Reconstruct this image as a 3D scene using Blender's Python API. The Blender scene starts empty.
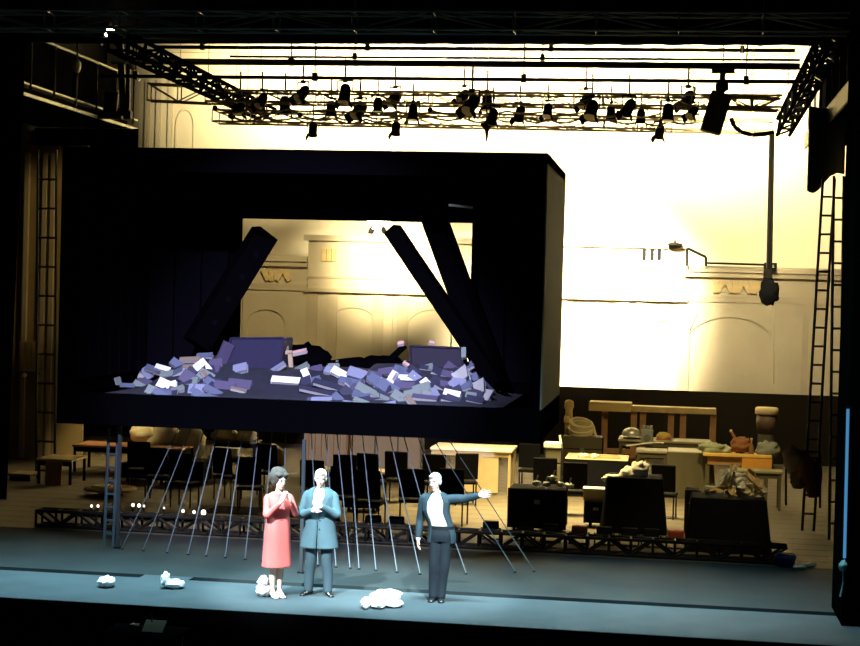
import bpy, bmesh, math, random
from mathutils import Vector, Matrix, Euler
random.seed(7)
PI = math.pi
S = bpy.context.scene
C = S.collection
# ---------------------------------------------------------------- camera
F = 1600.0; YAW = math.radians(8.53); PITCH = math.radians(-1.13); ROLL = 0.027; CAMZ = 4.2
fw = Vector((-math.sin(YAW)*math.cos(PITCH), math.cos(YAW)*math.cos(PITCH), math.sin(PITCH)))
r0 = Vector((math.cos(YAW), math.sin(YAW), 0)); u0 = r0.cross(fw)
RX = math.cos(ROLL)*r0 + math.sin(ROLL)*u0
UX = -math.sin(ROLL)*r0 + math.cos(ROLL)*u0
cam = bpy.data.cameras.new('camera'); camo = bpy.data.objects.new('camera', cam); C.objects.link(camo)
M4 = Matrix((RX, UX, -fw)).transposed().to_4x4(); M4.translation = (0, 0, CAMZ)
camo.matrix_world = M4
cam.sensor_width = 36; cam.lens = F/860*36; cam.clip_end = 200; cam.clip_start = .1
S.camera = camo
S.view_settings.view_transform = 'Standard'; S.view_settings.look = 'None'
S.view_settings.exposure = 0; S.view_settings.gamma = 1; S.view_settings.use_curve_mapping = False
# ---------------------------------------------------------------- world: a dark theatre
w = bpy.data.worlds.new('world'); S.world = w; w.use_nodes = True
w.node_tree.nodes['Background'].inputs[0].default_value = (.30, .34, .42, 1)
w.node_tree.nodes['Background'].inputs[1].default_value = .004

def ray(px, py): return fw + RX*((px-430)/F) + UX*((323-py)/F)
def at(px, py, Y):
    d = ray(px, py); t = Y/d.y; return Vector((d.x*t, Y, CAMZ+d.z*t))
def ground(px, py, z=0):
    d = ray(px, py); t = (z-CAMZ)/d.z; return Vector((d.x*t, d.y*t, z))
def prj(p):
    v = Vector(p)-Vector((0, 0, CAMZ)); q = v.dot(fw); return (430+F*v.dot(RX)/q, 323-F*v.dot(UX)/q)
# ---------------------------------------------------------------- lights
def spot(name, loc, target, power, col, cone, blend=.5, size=.15):
    l = bpy.data.lights.new(name, 'SPOT'); l.energy = power; l.color = col
    l.spot_size = math.radians(cone); l.spot_blend = blend; l.shadow_soft_size = size
    o = bpy.data.objects.new(name, l); C.objects.link(o); o.location = loc
    o.rotation_euler = (Vector(target)-Vector(loc)).to_track_quat('-Z', 'Y').to_euler(); return o
def area(name, loc, target, power, col, sx, sy, spread=180):
    l = bpy.data.lights.new(name, 'AREA'); l.energy = power; l.color = col; l.shape = 'RECTANGLE'
    l.size = sx; l.size_y = sy; l.spread = math.radians(spread)
    o = bpy.data.objects.new(name, l); C.objects.link(o); o.location = loc
    o.rotation_euler = (Vector(target)-Vector(loc)).to_track_quat('-Z', 'Y').to_euler(); return o
WARM = (1, .78, .36); COOL = (.80, .93, 1.0); VIO = (.74, .74, 1.0)
# warm work lights of the rear stage, thrown at the back wall from the overhead rig, plus added fills
spot('work_light', (-1.4, 38.0, 8.4), (-2.3, 44, 4.7), 62000, (1, .88, .60), 54, .8, .5)
spot('work_light', (-6.3, 39.5, 6.6), (-7.5, 44, 5.3), 13500, (1, .85, .52), 44, 1, .4)
spot('left_wing_light', (-8.5, 38.5, 8.0), (-10.8, 44, 3.8), 1500, (1, .80, .42), 62, 1, .4)  # fill added to lift the dark left wing of the facade
area('wall_wash', (-4.5, 40, 9.6), (-4.5, 47, 10.6), 3400, (1, .83, .46), 15, .5, 72)
spot('wall_wash_side', (-11.5, 41, 8.9), (-12.6, 47, 9.0), 1300, (1, .82, .45), 60, .6, .2)
spot('wall_wash_side', (2.2, 40, 8.9), (2.4, 47, 6.9), 4200, (1, .82, .45), 60, .6, .2)
area('facade_fill', (2, 35, 9.0), (2.2, 44, 3.4), 420, (1, .84, .52), 3, 2, 80)
spot('sack_light', (-11.3, 31.5, 7.0), (-12.6, 35, 1.2), 2300, WARM, 24, .8, .2)  # added spot to brighten the cream sacks, no lamp of the rig
area('rear_stage_work_light', (-2.4, 30.5, 6.5), (-2.5, 31.0, 0), 560, WARM, 3, 2, 66)
spot('table_light', (.2, 27.5, 8.6), (.4, 33.8, .8), 2800, WARM, 44, 1, .3)
spot('table_light', (1.0, 24.2, 8.0), (.7, 27.2, 1.1), 900, (1, .80, .42), 26, .9, .2)  # extra spot added to make the papers on the draped table bright
spot('side_work_light', (-9.5, 33, 7.6), (-15.2, 37, 4.6), 420, (1, .74, .30), 40, .6, .2)
# cool front-of-house spots
spot('front_spot', (-8.5, 7.5, 14), (-5.0, 21.2, .8), 78000, COOL, 9.5, .6, .2)
spot('front_spot', (1.0, 7.5, 14), (-3.2, 21.2, .9), 56000, COOL, 9.5, .6, .2)
area('front_wash', (-4.5, 20.2, 9.6), (-4.6, 21.9, 0), 700, (.52, .86, 1.0), 12, .6, 42)
# violet special into the hanging box
spot('box_special', (-4.0, 12, 9.5), (-5.9, 25.4, 2.7), 21000, VIO, 29, .6, .1)

# ---------------------------------------------------------------- materials
MATS = {}
def mat(name, col, rough=.7, metal=0, noise=.12, scale=6, emit=None, bump=0, trans=0, spec=None):
    if name in MATS: return MATS[name]
    m = bpy.data.materials.new(name); m.use_nodes = True; MATS[name] = m
    nt = m.node_tree; b = nt.nodes['Principled BSDF']
    b.inputs['Roughness'].default_value = rough; b.inputs['Metallic'].default_value = metal
    if spec is not None: b.inputs['Specular IOR Level'].default_value = spec
    if trans: b.inputs['Transmission Weight'].default_value = trans
    tc = nt.nodes.new('ShaderNodeTexCoord'); n = nt.nodes.new('ShaderNodeTexNoise'); n.inputs['Scale'].default_value = scale
    n.inputs['Detail'].default_value = 5
    nt.links.new(tc.outputs['Object'], n.inputs['Vector'])
    r = nt.nodes.new('ShaderNodeMix'); r.data_type = 'RGBA'
    r.inputs[6].default_value = tuple(c*(1-noise) for c in col)+(1,)
    r.inputs[7].default_value = tuple(min(1, c*(1+noise)) for c in col)+(1,)
    nt.links.new(n.outputs['Fac'], r.inputs[0]); nt.links.new(r.outputs[2], b.inputs['Base Color'])
    if bump:
        bp = nt.nodes.new('ShaderNodeBump'); bp.inputs['Strength'].default_value = bump; bp.inputs['Distance'].default_value = .02
        nt.links.new(n.outputs['Fac'], bp.inputs['Height']); nt.links.new(bp.outputs['Normal'], b.inputs['Normal'])
    if emit:
        b.inputs['Emission Color'].default_value = tuple(emit[:3])+(1,); b.inputs['Emission Strength'].default_value = emit[3]
    return m
black = mat('black_paint', (.006, .006, .007), .9, spec=.1)
velvet = mat('black_velvet', (.0025, .0025, .003), 1, spec=0, bump=.3, scale=20)
boxblack = mat('box_black', (.0012, .0011, .0019), .9, spec=0)
boxside = mat('box_side_grey', (.16, .20, .20), .7)  # lighter grey paints in the light on the box's right side
metal = mat('dark_metal', (.014, .013, .010), .6, .2, spec=.1)
alu = mat('aluminium', (.22, .23, .18), .5, .5)
steel = mat('cable_steel', (.085, .11, .13), .6, .1)
plaster = mat('cream_plaster', (.62, .56, .42), .9, noise=.22, scale=.35, bump=.2)
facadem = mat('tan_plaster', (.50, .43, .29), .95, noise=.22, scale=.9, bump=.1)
facaded = mat('tan_plaster_dark', (.45, .38, .25), .95, noise=.22, scale=1.2)
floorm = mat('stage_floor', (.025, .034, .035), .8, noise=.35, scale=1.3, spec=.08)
floorf = mat('stage_floor_front', (.048, .068, .074), .75, noise=.3, scale=1.6, spec=.12)  # lighter, bluer tone paints in part of the cool light on the front strip
rearfl = mat('rear_floor_boards', (.11, .088, .05), .7, noise=.25, scale=2)
wood = mat('wood', (.42, .22, .08), .6, noise=.3, scale=9)
palew = mat('pale_wood', (.62, .46, .20), .6, noise=.25, scale=9)
lampglow = mat('lamp_glow', (1, .9, .7), .4, emit=(1, .86, .55, 60))

# ---------------------------------------------------------------- object helpers
def tag(o, label=None, cat=None, group=None, kind=None):
    if label: o['label'] = label
    if cat: o['category'] = cat
    if group: o['group'] = group
    if kind: o['kind'] = kind
    return o
def thing(name, label, cat, loc=(0, 0, 0), group=None, rz=0):
    o = bpy.data.objects.new(name, None); C.objects.link(o); o.location = loc; o.rotation_euler = (0, 0, rz)
    o.empty_display_size = .1
    return tag(o, label, cat, group)
class MB:
    def __init__(s, off=(0, 0, 0)): s.v = []; s.f = []; s.o = Vector(off)
    def add(s, vs, fs):
        n = len(s.v); s.v += [Vector(v)-s.o for v in vs]; s.f += [tuple(i+n for i in f) for f in fs]; return s
    def box(s, c, d, rot=None, taper=1.0):
        c = Vector(c); hx, hy, hz = d[0]/2, d[1]/2, d[2]/2
        vs = [Vector((x*hx*(taper if z > 0 else 1), y*hy*(taper if z > 0 else 1), z*hz)) for z in (-1, 1) for x, y in ((-1, -1), (1, -1), (1, 1), (-1, 1))]
        if rot is not None: vs = [rot @ v for v in vs]
        return s.add([c+v for v in vs], [(3, 2, 1, 0), (4, 5, 6, 7), (0, 1, 5, 4), (1, 2, 6, 5), (2, 3, 7, 6), (3, 0, 4, 7)])
    def bb(s, x0, x1, y0, y1, z0, z1): return s.box(((x0+x1)/2, (y0+y1)/2, (z0+z1)/2), (abs(x1-x0), abs(y1-y0), abs(z1-z0)))
    def beam(s, p, q, a, b=None):
        p, q = Vector(p), Vector(q); d = q-p
        return s.box((p+q)/2, (a, b or a, d.length), d.to_track_quat('Z', 'X').to_matrix())
    def tube(s, p, q, r, n=8, r2=None):
        p, q = Vector(p), Vector(q); m = (q-p).to_track_quat('Z', 'X').to_matrix(); r2 = r if r2 is None else r2
        vs = [p+m@Vector((r*math.cos(2*PI*i/n), r*math.sin(2*PI*i/n), 0)) for i in range(n)]
        vs += [q+m@Vector((r2*math.cos(2*PI*i/n), r2*math.sin(2*PI*i/n), 0)) for i in range(n)]
        return s.add(vs, [(i, (i+1) % n, n+(i+1) % n, n+i) for i in range(n)]+[tuple(range(n))[::-1], tuple(range(n, 2*n))])
    def path(s, pts, r, n=6):
        for a, b in zip(pts, pts[1:]): s.tube(a, b, r, n)
        return s
    def rings(s, rings, caps=True, closed=True):
        n = len(rings[0]); vs = [p for r in rings for p in r]; fs = []
        for k in range(len(rings)-1):
            for i in range(n if closed else n-1):
                j = (i+1) % n; fs.append((k*n+i, k*n+j, (k+1)*n+j, (k+1)*n+i))
        if caps and closed: fs += [tuple(range(n))[::-1], tuple(range((len(rings)-1)*n, len(rings)*n))]
        return s.add(vs, fs)
    def lathe(s, c, prof, n=16):
        c = Vector(c)
        return s.rings([[c+Vector((r*math.cos(2*PI*i/n), r*math.sin(2*PI*i/n), z)) for i in range(n)] for r, z in prof])
    def ball(s, c, r, n=10, rot=None):
        c = Vector(c); r = (r, r, r) if not hasattr(r, '__len__') else r; rr = []
        for k in range(1, n):
            t = PI*k/n; ring = []
            for i in range(n+2):
                p = 2*PI*i/(n+2); v = Vector((r[0]*math.sin(t)*math.cos(p), r[1]*math.sin(t)*math.sin(p), -r[2]*math.cos(t)))
                ring.append(c+(rot@v if rot is not None else v))
            rr.append(ring)
        return s.rings(rr)
    def blob(s, c, r, seed=0, amp=.25, n=14, f=2.2):
        c = Vector(c); rr = []; rnd = random.Random(seed); of = Vector((rnd.random()*50, rnd.random()*50, rnd.random()*50))
        from mathutils import noise
        for k in range(1, n):
            t = PI*k/n; ring = []
            for i in range(n+4):
                p = 2*PI*i/(n+4); d = Vector((math.sin(t)*math.cos(p), math.sin(t)*math.sin(p), -math.cos(t)))
                m = 1+amp*(noise.noise(d*f+of)*1.6+noise.noise(d*f*2.7+of)*.9)
                ring.append(c+Vector((d.x*r[0]*m, d.y*r[1]*m, max(d.z*m, -1)*r[2])))
            rr.append(ring)
        return s.rings(rr)
    def mesh(s, name, m, smooth=False):
        me = bpy.data.meshes.new(name); me.from_pydata([tuple(v) for v in s.v], [], s.f)
        bm = bmesh.new(); bm.from_mesh(me); bmesh.ops.recalc_face_normals(bm, faces=bm.faces); bm.to_mesh(me); bm.free()
        me.materials.append(m)
        if smooth: me.shade_smooth()
        return me
    def build(s, name, m, parent=None, smooth=False, bevel=0, kind=None):
        o = bpy.data.objects.new(name, s.mesh(name, m, smooth)); C.objects.link(o)
        if parent is not None: o.parent = parent
        if bevel:
            b = o.modifiers.new('bevel', 'BEVEL'); b.width = bevel; b.segments = 1; b.limit_method = 'ANGLE'
        if kind: o['kind'] = kind
        return o
def under(child, parent):
    """hang a small piece on the part that carries it (both sit at identity under the same thing)"""
    child.parent = parent; return child
def struct(name, mb, m, parent=None): return mb.build(name, m, parent, kind='structure' if parent is None else None)
def copy_tree(o, parent=None):
    c = o.copy(); C.objects.link(c); c.parent = parent
    for ch in list(o.children): copy_tree(ch, c)
    return c
def piece(me, name, parent, loc, rot=(0, 0, 0), sc=(1, 1, 1)):
    o = bpy.data.objects.new(name, me); C.objects.link(o); o.parent = parent; o.location = loc; o.rotation_euler = rot; o.scale = sc; return o
ORD = ['leftmost', 'second from left', 'third from left', 'fourth from left', 'fifth from left', 'sixth from left', 'seventh from left', 'eighth from left', 'ninth from left', 'tenth from left', 'eleventh from left', 'twelfth from left']
def ordinals(objs, phrase, key=None):
    """objs -> label '<ordinal> of the <phrase>' counted along the picture's x axis"""
    objs = sorted(objs, key=key or (lambda o: prj(o.matrix_basis.translation)[0])); n = len(objs)
    for i, o in enumerate(objs):
        if n == 1: o['label'] = phrase[0]; continue
        if i < (n+1)//2 or n < 3: q = ORD[i] if i < n-1 else 'rightmost'
        else: q = 'rightmost' if i == n-1 else ORD[n-1-i].replace('left', 'right')
        o['label'] = f'{q} of the {phrase[1]}'

# ================================================================ THE SETTING
FX0, FX1 = -16.0, 2.9
# front stage floor in two strips with the narrow open slot between them
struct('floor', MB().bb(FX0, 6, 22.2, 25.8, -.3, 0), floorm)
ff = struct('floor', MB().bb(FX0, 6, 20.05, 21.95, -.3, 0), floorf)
a = ground(140, 577).x; b = ground(190, 579).x
struct('floor_trim', MB().bb(a, b, 21.95, 22.2, -.04, -.001), floorf)
struct('trim_1', MB().bb(FX0, 6, 21.95, 22.2, -.32, -.28), black)
# rear stage floor: wooden boards
rf = struct('floor', MB().bb(-20, 8, 25.8, 47, -.3, -.035), black); 
pm = MB().box((0, 0, 0), (1, 1, 1)).mesh('floor_board', rearfl)
y = 25.82
k = 0
while y < 44.9:
    wd = .62
    for x0, x1 in ((-19.9, -12.2+(k % 3)*.9), (-12.2+(k % 3)*.9, -4.1-(k % 2)*1.3), (-4.1-(k % 2)*1.3, 7.9)):
        piece(pm, 'floor_board', rf, ((x0+x1)/2, y+wd/2, -.02), (0, 0, 0), (x1-x0-.012, wd-.014, .036))
    y += wd; k += 1
struct('wall_pit', MB().bb(FX0, 6, 20.0, 20.05, -3.2, 0), velvet)
struct('floor_pit', MB().bb(-20, 10, 8, 20.0, -3.3, -3.2), velvet)
# upper back wall
bw = struct('wall_back', MB().bb(-22, 9, 47, 47.3, -.04, 15), plaster)
# faint mouldings and blind door shapes of the upper wall at the left
for px in (147, 158, 170): 
    p = at(px, 120, 46.9); MB().bb(p.x-.06, p.x+.06, 46.86, 47.0, 6, 10.4).build('pilaster', plaster, bw)
p0, p1 = at(176, 142, 46.9), at(194, 116, 46.9)
m = MB()
arc = [Vector(((p0.x+p1.x)/2+.28*math.cos(t*PI/8), 46.9, p1.z-.3+.5*math.sin(t*PI/8))) for t in range(9)]
m.path([Vector((arc[0].x, 46.9, p0.z-1.2))]+arc+[Vector((arc[-1].x, 46.9, p0.z-1.2))], 0.03, 6); m.build('arch_moulding', plaster, bw)
for py in (52, 70): 
    z = at(450, py, 46.9).z; MB().bb(-15.5, 3.3, 46.82, 47.0, z-.05, z+.05).build('moulding', plaster, bw)
# the lower facade wall with its taller middle block and two lower wings
fa = struct('wall_facade', MB().bb(-18, 5.2, 44.45, 44.7, -.04, 4.9), facadem)
xl, xr = at(306, 235, 44).x, at(686, 240, 44).x
zc, zw = 5.69, 5.1
def wingcornice(x0, x1, z):
    MB().bb(x0, x1, 44.26, 44.5, z-.16, z).build('cornice', facadem, fa)
    MB().bb(x0, x1, 44.32, 44.46, z-.30, z-.16).build('cornice_moulding', facaded, fa)
    MB().bb(x0, x1, 44.38, 44.46, z-.98, z-.80).build('lower_moulding', facaded, fa)
wingcornice(-18, xl-.02, zw); wingcornice(xr+.02, 5.2, zw)
MB().bb(xl, xr, 44.34, 44.46, 4.1, zc).build('attic_block', facadem, fa)
MB().bb(xl-.12, xr+.12, 44.24, 44.35, zc-.14, zc+.02).build('attic_cornice', facadem, fa)
MB().bb(xl-.1, xr+.1, 44.28, 44.35, 4.1, 4.2).build('attic_moulding', facaded, fa)
MB().bb(xl, xr, 44.31, 44.35, 4.5, 4.56).build('attic_moulding', facaded, fa)
# relief ornaments under the cornices
dm = MB().box((0, 0, 0), (.13, .08, .34)).mesh('dentil', palew)
i = 0
for x in [at(px, 280, 44).x for px in (262, 268, 276, 283)]+[at(px, 280, 44).x for px in (716, 721, 730, 736, 741, 748, 754, 758)]:
    i += 1; piece(dm, 'dentil', fa, (x, 44.4, zw-.55), (0, (.5, -.5, 0)[i % 3], 0))
for px in (322, 327, 332): piece(dm, 'dentil', fa, (at(px, 243, 44).x, 44.32, 5.15))
for px in (644, 652, 659): 
    q = at(px, 254, 43.9); MB().bb(q.x-.05, q.x+.05, 44.30, 44.35, q.z-.15, q.z+.15).build('vent_slot', black, fa)
# arcaded bays below: pilasters and recessed arches
def archpanel(x0, x1, z0, z1, cx, hw, spring, name='arch_panel'):
    """a wall panel with an arched opening cut out of it, standing proud of the wall behind"""
    m = MB(); n = 14; arc = [(cx-hw, z0)]+[(cx-hw*math.cos(PI*i/n), spring+hw*.75*math.sin(PI*i/n)) for i in range(n+1)]+[(cx+hw, z0)]
    out = [(x0, z0)]+[(x0+(x1-x0)*i/n, z1) for i in range(n+1)]+[(x1, z0)]
    for y, in ((44.15,), (44.46,)):
        pass
    K = len(arc); vs = [(p[0], 44.41, p[1]) for p in out]+[(p[0], 44.41, p[1]) for p in arc]+[(p[0], 44.46, p[1]) for p in out]+[(p[0], 44.46, p[1]) for p in arc]
    fs = []
    for i in range(K-1):
        fs += [(i, i+1, K+i+1, K+i), (K+i, K+i+1, 3*K+i+1, 3*K+i), (i+1, i, 2*K+i, 2*K+i+1)]
    m.add(vs, fs); return m.build(name, facadem, fa)
bays = [(262, 20), (350, 26), (430, 26), (510, 26), (590, 26), (664, 20)]
edges = [at(px, 330, 44).x for px in (238, 306, 390, 470, 550, 630, 690)]
for (px, hw), x0, x1 in zip(bays, edges, edges[1:]):
    cx = at(px, 330, 44).x; archpanel(x0+.01, x1-.01, -.03, 4.09, cx, hw*44/1600, 3.15)
archpanel(at(690, 330, 44).x+.01, 5.2, -.03, 4.11, at(731, 330, 44).x, 47*44/1600, 2.75)
archpanel(-18, edges[0]-.01, -.03, 4.11, at(170, 330, 44).x, 1.2, 2.9)
for px in (308, 328, 375, 400, 456, 480, 540, 560, 622, 640, 684):
    x = at(px, 330, 44).x; MB().bb(x-.16, x+.16, 44.375, 44.42, -.03, 4.09).build('pilaster', facaded, fa)
MB().bb(xr+3.2, xr+3.35, 44.375, 44.42, -.03, 4.09).build('pilaster', facaded, fa)
# railing and junction box on the right wing
rail = thing('pipe_railing', 'bent pipe handrail standing on the ledge of the right wing of the facade', 'railing', at(687, 268, 43.9))
P = lambda x, y, Y=44.1: at(x, y, Y)
MB(rail.location).path([P(687, 266), P(687, 248), P(706, 257), P(706, 266)], .035, 8).build('handrail', metal, rail)
MB(rail.location).path([P(706, 263), P(772, 265)], .03, 8).build('lower_rail', metal, rail)
jb = thing('junction_box', 'small dark box fixed on the cornice beside the hanging cable', 'box', P(778, 268))
MB(jb.location).bb(P(772, 0).x, P(785, 0).x, 43.95, 44.27, P(772, 269).z, P(778, 263).z).build('housing', metal, jb, bevel=.02)
MB(jb.location).bb(P(776, 0).x, P(782, 0).x, 43.91, 43.95, P(772, 268).z, P(778, 265).z).build('cover_plate', alu, jb)
cap = thing('lamp_hood', 'flat grey lamp hood on top of the white-lit middle block', 'lamp', P(675, 244))
MB(cap.location).lathe(P(675, 244), [(.04, .05), (.20, .01), (.21, -.03), (.18, -.035)]).build('shade', metal, cap, True)
MB(cap.location).tube(P(675, 244), P(675, 240), .03).build('stem', metal, cap)

# low black masking wall in front of the facade
lw = struct('wall_masking', MB().bb(-17, 4.8, 42, 42.08, -.03, 1.80), mat('masking_brown', (.012, .009, .005), .95, spec=.05))
# side walls, ceiling and black header border
struct('wall_right', MB().bb(4.95, 5.2, 25.8, 47, -.03, 14), black)
struct('wall_left', MB().bb(-17.4, -17.2, 36.2, 46.9, -.03, 14), black)
struct('wall_left', MB().bb(-20.3, -20.1, 20, 47, -.03, 14), black)
struct('ceiling', MB().bb(-20, 8, 20, 47, 14, 14.2), black)
# proscenium: black sides, header
pr_ = at(846, 300, 22).x
struct('wall_proscenium', MB().bb(pr_, pr_+6, 21.3, 22.6, -.0, 14), velvet)
def folds(x0, x1, y, z0, z1, amp=.09, per=.35, name='stage_leg', m=velvet, parent=None, seed=1, x0b=None, x1b=None):
    """hanging cloth with folds"""
    x0b = x0 if x0b is None else x0b; x1b = x1 if x1b is None else x1b
    n = max(8, int(abs(x1-x0)/per*8)); rnd = random.Random(seed); ph = rnd.random()*6; rows = []
    for z, a0, a1 in ((z1, x0, x1), ((z0+z1)/2, (x0+x0b)/2, (x1+x1b)/2), (z0, x0b, x1b)):
        rows.append([Vector((a0+(a1-a0)*i/n, y+amp*math.sin(2*PI*i*(x1-x0)/n/per+ph)+amp*.4*math.sin(5.1*PI*i*(x1-x0)/n/per), z)) for i in range(n+1)])
    back = [[v+Vector((0, .02, 0)) for v in r][::-1] for r in rows]
    mb = MB(parent.location if parent else (0, 0, 0)); mb.rings([r+b for r, b in zip(rows, back)])
    return mb.build(name, m, parent, True)
lx = at(23, 165, 29).x
c1 = folds(-19, lx, 29, .0, 9.5, name='curtain', x1b=at(7, 430, 29).x, seed=3)
tag(c1, 'black velvet leg curtain hanging at the far left edge', 'curtain')
hd = folds(-19, -6+10, 30.2, at(450, 44, 30.2).z, 13.5, amp=.05, per=.8, name='curtain', seed=5)
tag(hd, 'long black header border hanging across the top of the stage', 'curtain')
# black border below the left gallery, above the tan side wall
bo = folds(at(12, 150, 41.5).x, at(138, 150, 41.5).x, 41.5, at(60, 170, 41.5).z, 8.36, amp=.05, name='curtain', seed=6)
tag(bo, 'short black border hanging below the left gallery', 'curtain')

# ================================================================ OVERHEAD: pipes, trusses, galleries
rods = []
def pipe(px0, py0, px1, py1, Y, r, label, m=metal, hangers=()):
    a, b = at(px0, py0, Y), at(px1, py1, Y)
    t = thing('pipe_batten', label, 'pipe', (a+b)/2, 'pipe battens across the stage')
    MB(t.location).tube(a, b, r, 10).build('pipe', m, t, True)
    for px in hangers:
        f = (px-px0)/(px1-px0); p = a+(b-a)*f
        MB(t.location).tube(p, p+Vector((0, 0, 6)), .015, 6).build('hanger_wire', metal, t)
        MB(t.location).box(p+Vector((0, 0, .02)), (.1, .14, .16)).build('clamp', metal, t)
    return t
pipe(156, 47, 795, 50.5, 38, .045, 'thin dark pipe, topmost of the bars against the bright wall', hangers=(205, 376, 560, 745))
pipe(230, 56.5, 800, 60, 40, .03, 'thinnest bar, between the topmost pipe and the thick black pipe', hangers=(360, 550))
pipe(112, 61, 800, 66.5, 30.5, .062, 'thick black pipe crossing the whole width of the bright wall', hangers=(130, 300))
pipe(100, 76, 812, 82, 32, .038, 'dark pipe just above the lighting truss, second thickest of the bars', hangers=(138, 325, 535, 750))
pipe(60, 40.5, 800, 41, 29, .06, 'dark pipe close under the black header, highest of all the bars', hangers=())

tubem = MB().tube((0, 0, 0), (0, 0, 1), 1, 8).mesh('chord', metal)
rigm = mat('rig_brown', (.24, .19, .09), .7)  # brown stands in for the glare haze over the dark rig
tuber = MB().tube((0, 0, 0), (0, 0, 1), 1, 8).mesh('chord', rigm)
tubea = MB().tube((0, 0, 0), (0, 0, 1), 1, 8).mesh('chord', alu)
def rod(parent, name, p, q, r, me=None):
    p, q = Vector(p), Vector(q); d = q-p
    o = bpy.data.objects.new(name, me or tubem); C.objects.link(o); o.parent = parent
    o.location = p-parent.location; o.rotation_mode = 'QUATERNION'; o.rotation_quaternion = d.to_track_quat('Z', 'X'); o.scale = (r, r, d.length)
    return o
def truss(label, a, b, w, h, bay, rc=.03, rb=.014, me=None, cat='truss', name='lighting_truss', group=None, sides=True):
    """four-chord truss from a to b (its lower front edge), w deep, h tall"""
    a, b = Vector(a), Vector(b); t = thing(name, label, cat, (a+b)/2, group)
    d = (b-a).normalized(); sd = Vector((0, 0, 1)).cross(d).normalized()*w; up = Vector((0, 0, h)); L = (b-a).length; n = max(2, round(L/bay))
    for o in (Vector((0, 0, 0)), sd, up, sd+up): rod(t, 'chord', a+o, b+o, rc, me)
    for i in range(n):
        p, q = a+d*(L*i/n), a+d*(L*(i+1)/n)
        for o in (Vector((0, 0, 0)), sd):
            rod(t, 'brace', *((p+o, q+o+up) if i % 2 else (p+o+up, q+o)), rb, me)
            rod(t, 'post', p+o, p+o+up, rb, me)
        if sides: rod(t, 'brace', p+up, q+sd+up, rb, me); rod(t, 'brace', p, q+sd, rb, me)
        if name == 'lighting_truss' and i in (1, n//2, n-1): rod(t, 'hanger_wire', p+up+sd*.5, Vector((p.x, p.y, 14.05))+sd*.5, .008, me)
        rod(t, 'post', p, p+sd, rb, me); rod(t, 'post', p+up, p+up+sd, rb, me)
    return t
truss('long front lighting truss crowded with lamps below the pipes', at(205, 101, 34), at(782, 107, 34), .55, .24, .62, .026, .014, tuber)
truss('rear lighting truss, lower one with spotlights hanging beneath', at(212, 121, 36), at(775, 131, 36), .6, .26, .75, .025, .013, tuber)
truss('silvery truss high across the proscenium, under the top edge', at(-30, 27, 23.2), at(850, 31, 23.2), .4, .26, 1.2, .022, .014, tubea)
truss('dark truss running from upper left down to the lighting truss', (-9.35, 26.5, 8.2), (-10.15, 40, 8.45), .35, .3, 1.1, .045, .025, MB().tube((0, 0, 0), (0, 0, 1), 1, 8).mesh('chord', velvet))
truss('dark truss running back along the upper right side', (2.75, 27, 8.55), (2.75, 40, 8.25), .3, .4, 1.2, .045, .025, MB().tube((0, 0, 0), (0, 0, 1), 1, 8).mesh('chord', velvet))
g = truss('short truss frame at the right end of the lighting rig', at(728, 108, 33), at(778, 110, 33), .3, .24, .4, .022, .014, tuber)
g = truss('short truss hanging at the left end before the tan wall', at(147, 100, 37), at(208, 103, 37), .3, .40, .7, .024, .016, tuber)
# loop of cable on the right end of the truss
cl = tag(MB().path([at(x, y, 32.8) for x, y in ((731, 118), (734, 126), (741, 132), (752, 135), (765, 134), (774, 132))], .045, 8).build('cable_loop', black), 'dark sagging cable looped under the right end of the truss', 'cable')
cb = thing('hanging_cable', 'long dark cable hanging down at right with a control box at its end', 'cable', at(768, 300, 40))
MB(cb.location).tube(at(771, 133, 40), at(768, 272, 40), .045, 8).build('cable', metal, cb)
MB(cb.location).tube(at(773.5, 133, 40), at(771, 272, 40), .03, 8).build('cable', metal, cb)
MB(cb.location).box(at(768, 274, 40), (.22, .16, .25)).build('connector', metal, cb, bevel=.02)
MB(cb.location).blob(at(769, 292, 40), (.24, .15, .34), 4, .2).build('control_box', black, cb, True)
MB(cb.location).tube(at(773, 300, 40), at(774, 384, 40), .018, 6).build('cord', facaded, cb)

# lanterns on the rig
def lantern(loc, label, group, ang=0, sc=1.0, glow=False, proto={}):
    if glow not in proto:
        t = thing('stage_lantern', label, 'lamp', loc, group)
        MB().rings([[Vector((r*math.cos(2*PI*i/12), r*math.sin(2*PI*i/12), z)) for i in range(12)] for r, z in ((.06, .16), (.10, .10), (.11, -.12), (.13, -.16), (.12, -.17))]).build('housing', black, t, True)
        MB().lathe((0, 0, -.172), [(.0, 0), (.108, -.004), (.108, -.012), (.0, -.014)], 12).build('lens', lampglow if glow else mat('dim_lens', (.75, .68, .45), .3), t)
        MB().path([(-.14, 0, 0), (-.15, 0, .22), (.15, 0, .22), (.14, 0, 0)], .014).build('yoke', metal, t)
        MB().tube((0, 0, .20), (0, 0, .62), .018).box((0, 0, .22), (.07, .07, .06)).build('hook_clamp', metal, t)
        for s in (-1, 1): MB().box((s*.13, 0, -.22), (.012, .2, .12), Euler((0, s*-.35, 0)).to_matrix()).build('barn_door', black, t)
        proto[glow] = t; o = t
    else:
        o = copy_tree(proto[glow]); o['label'] = label; o['group'] = group; o.location = loc
    o.rotation_euler = (0, 0, ang*.7); o.scale = (sc, sc, sc)
    for ch in o.children:
        if ch.name[:4] in ('hous', 'lens', 'barn'): ch.rotation_euler = (ang, 0, 0)
    return o
low = []
for px, py in ((313, 132), (396, 131), (660, 134)):
    low.append(lantern(at(px, py-3, 36), '', 'spotlights hanging below the rig', .5, .95))
ordinals(low, ('', 'three spotlights hanging lowest beneath the rear truss'))
hg = []
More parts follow.
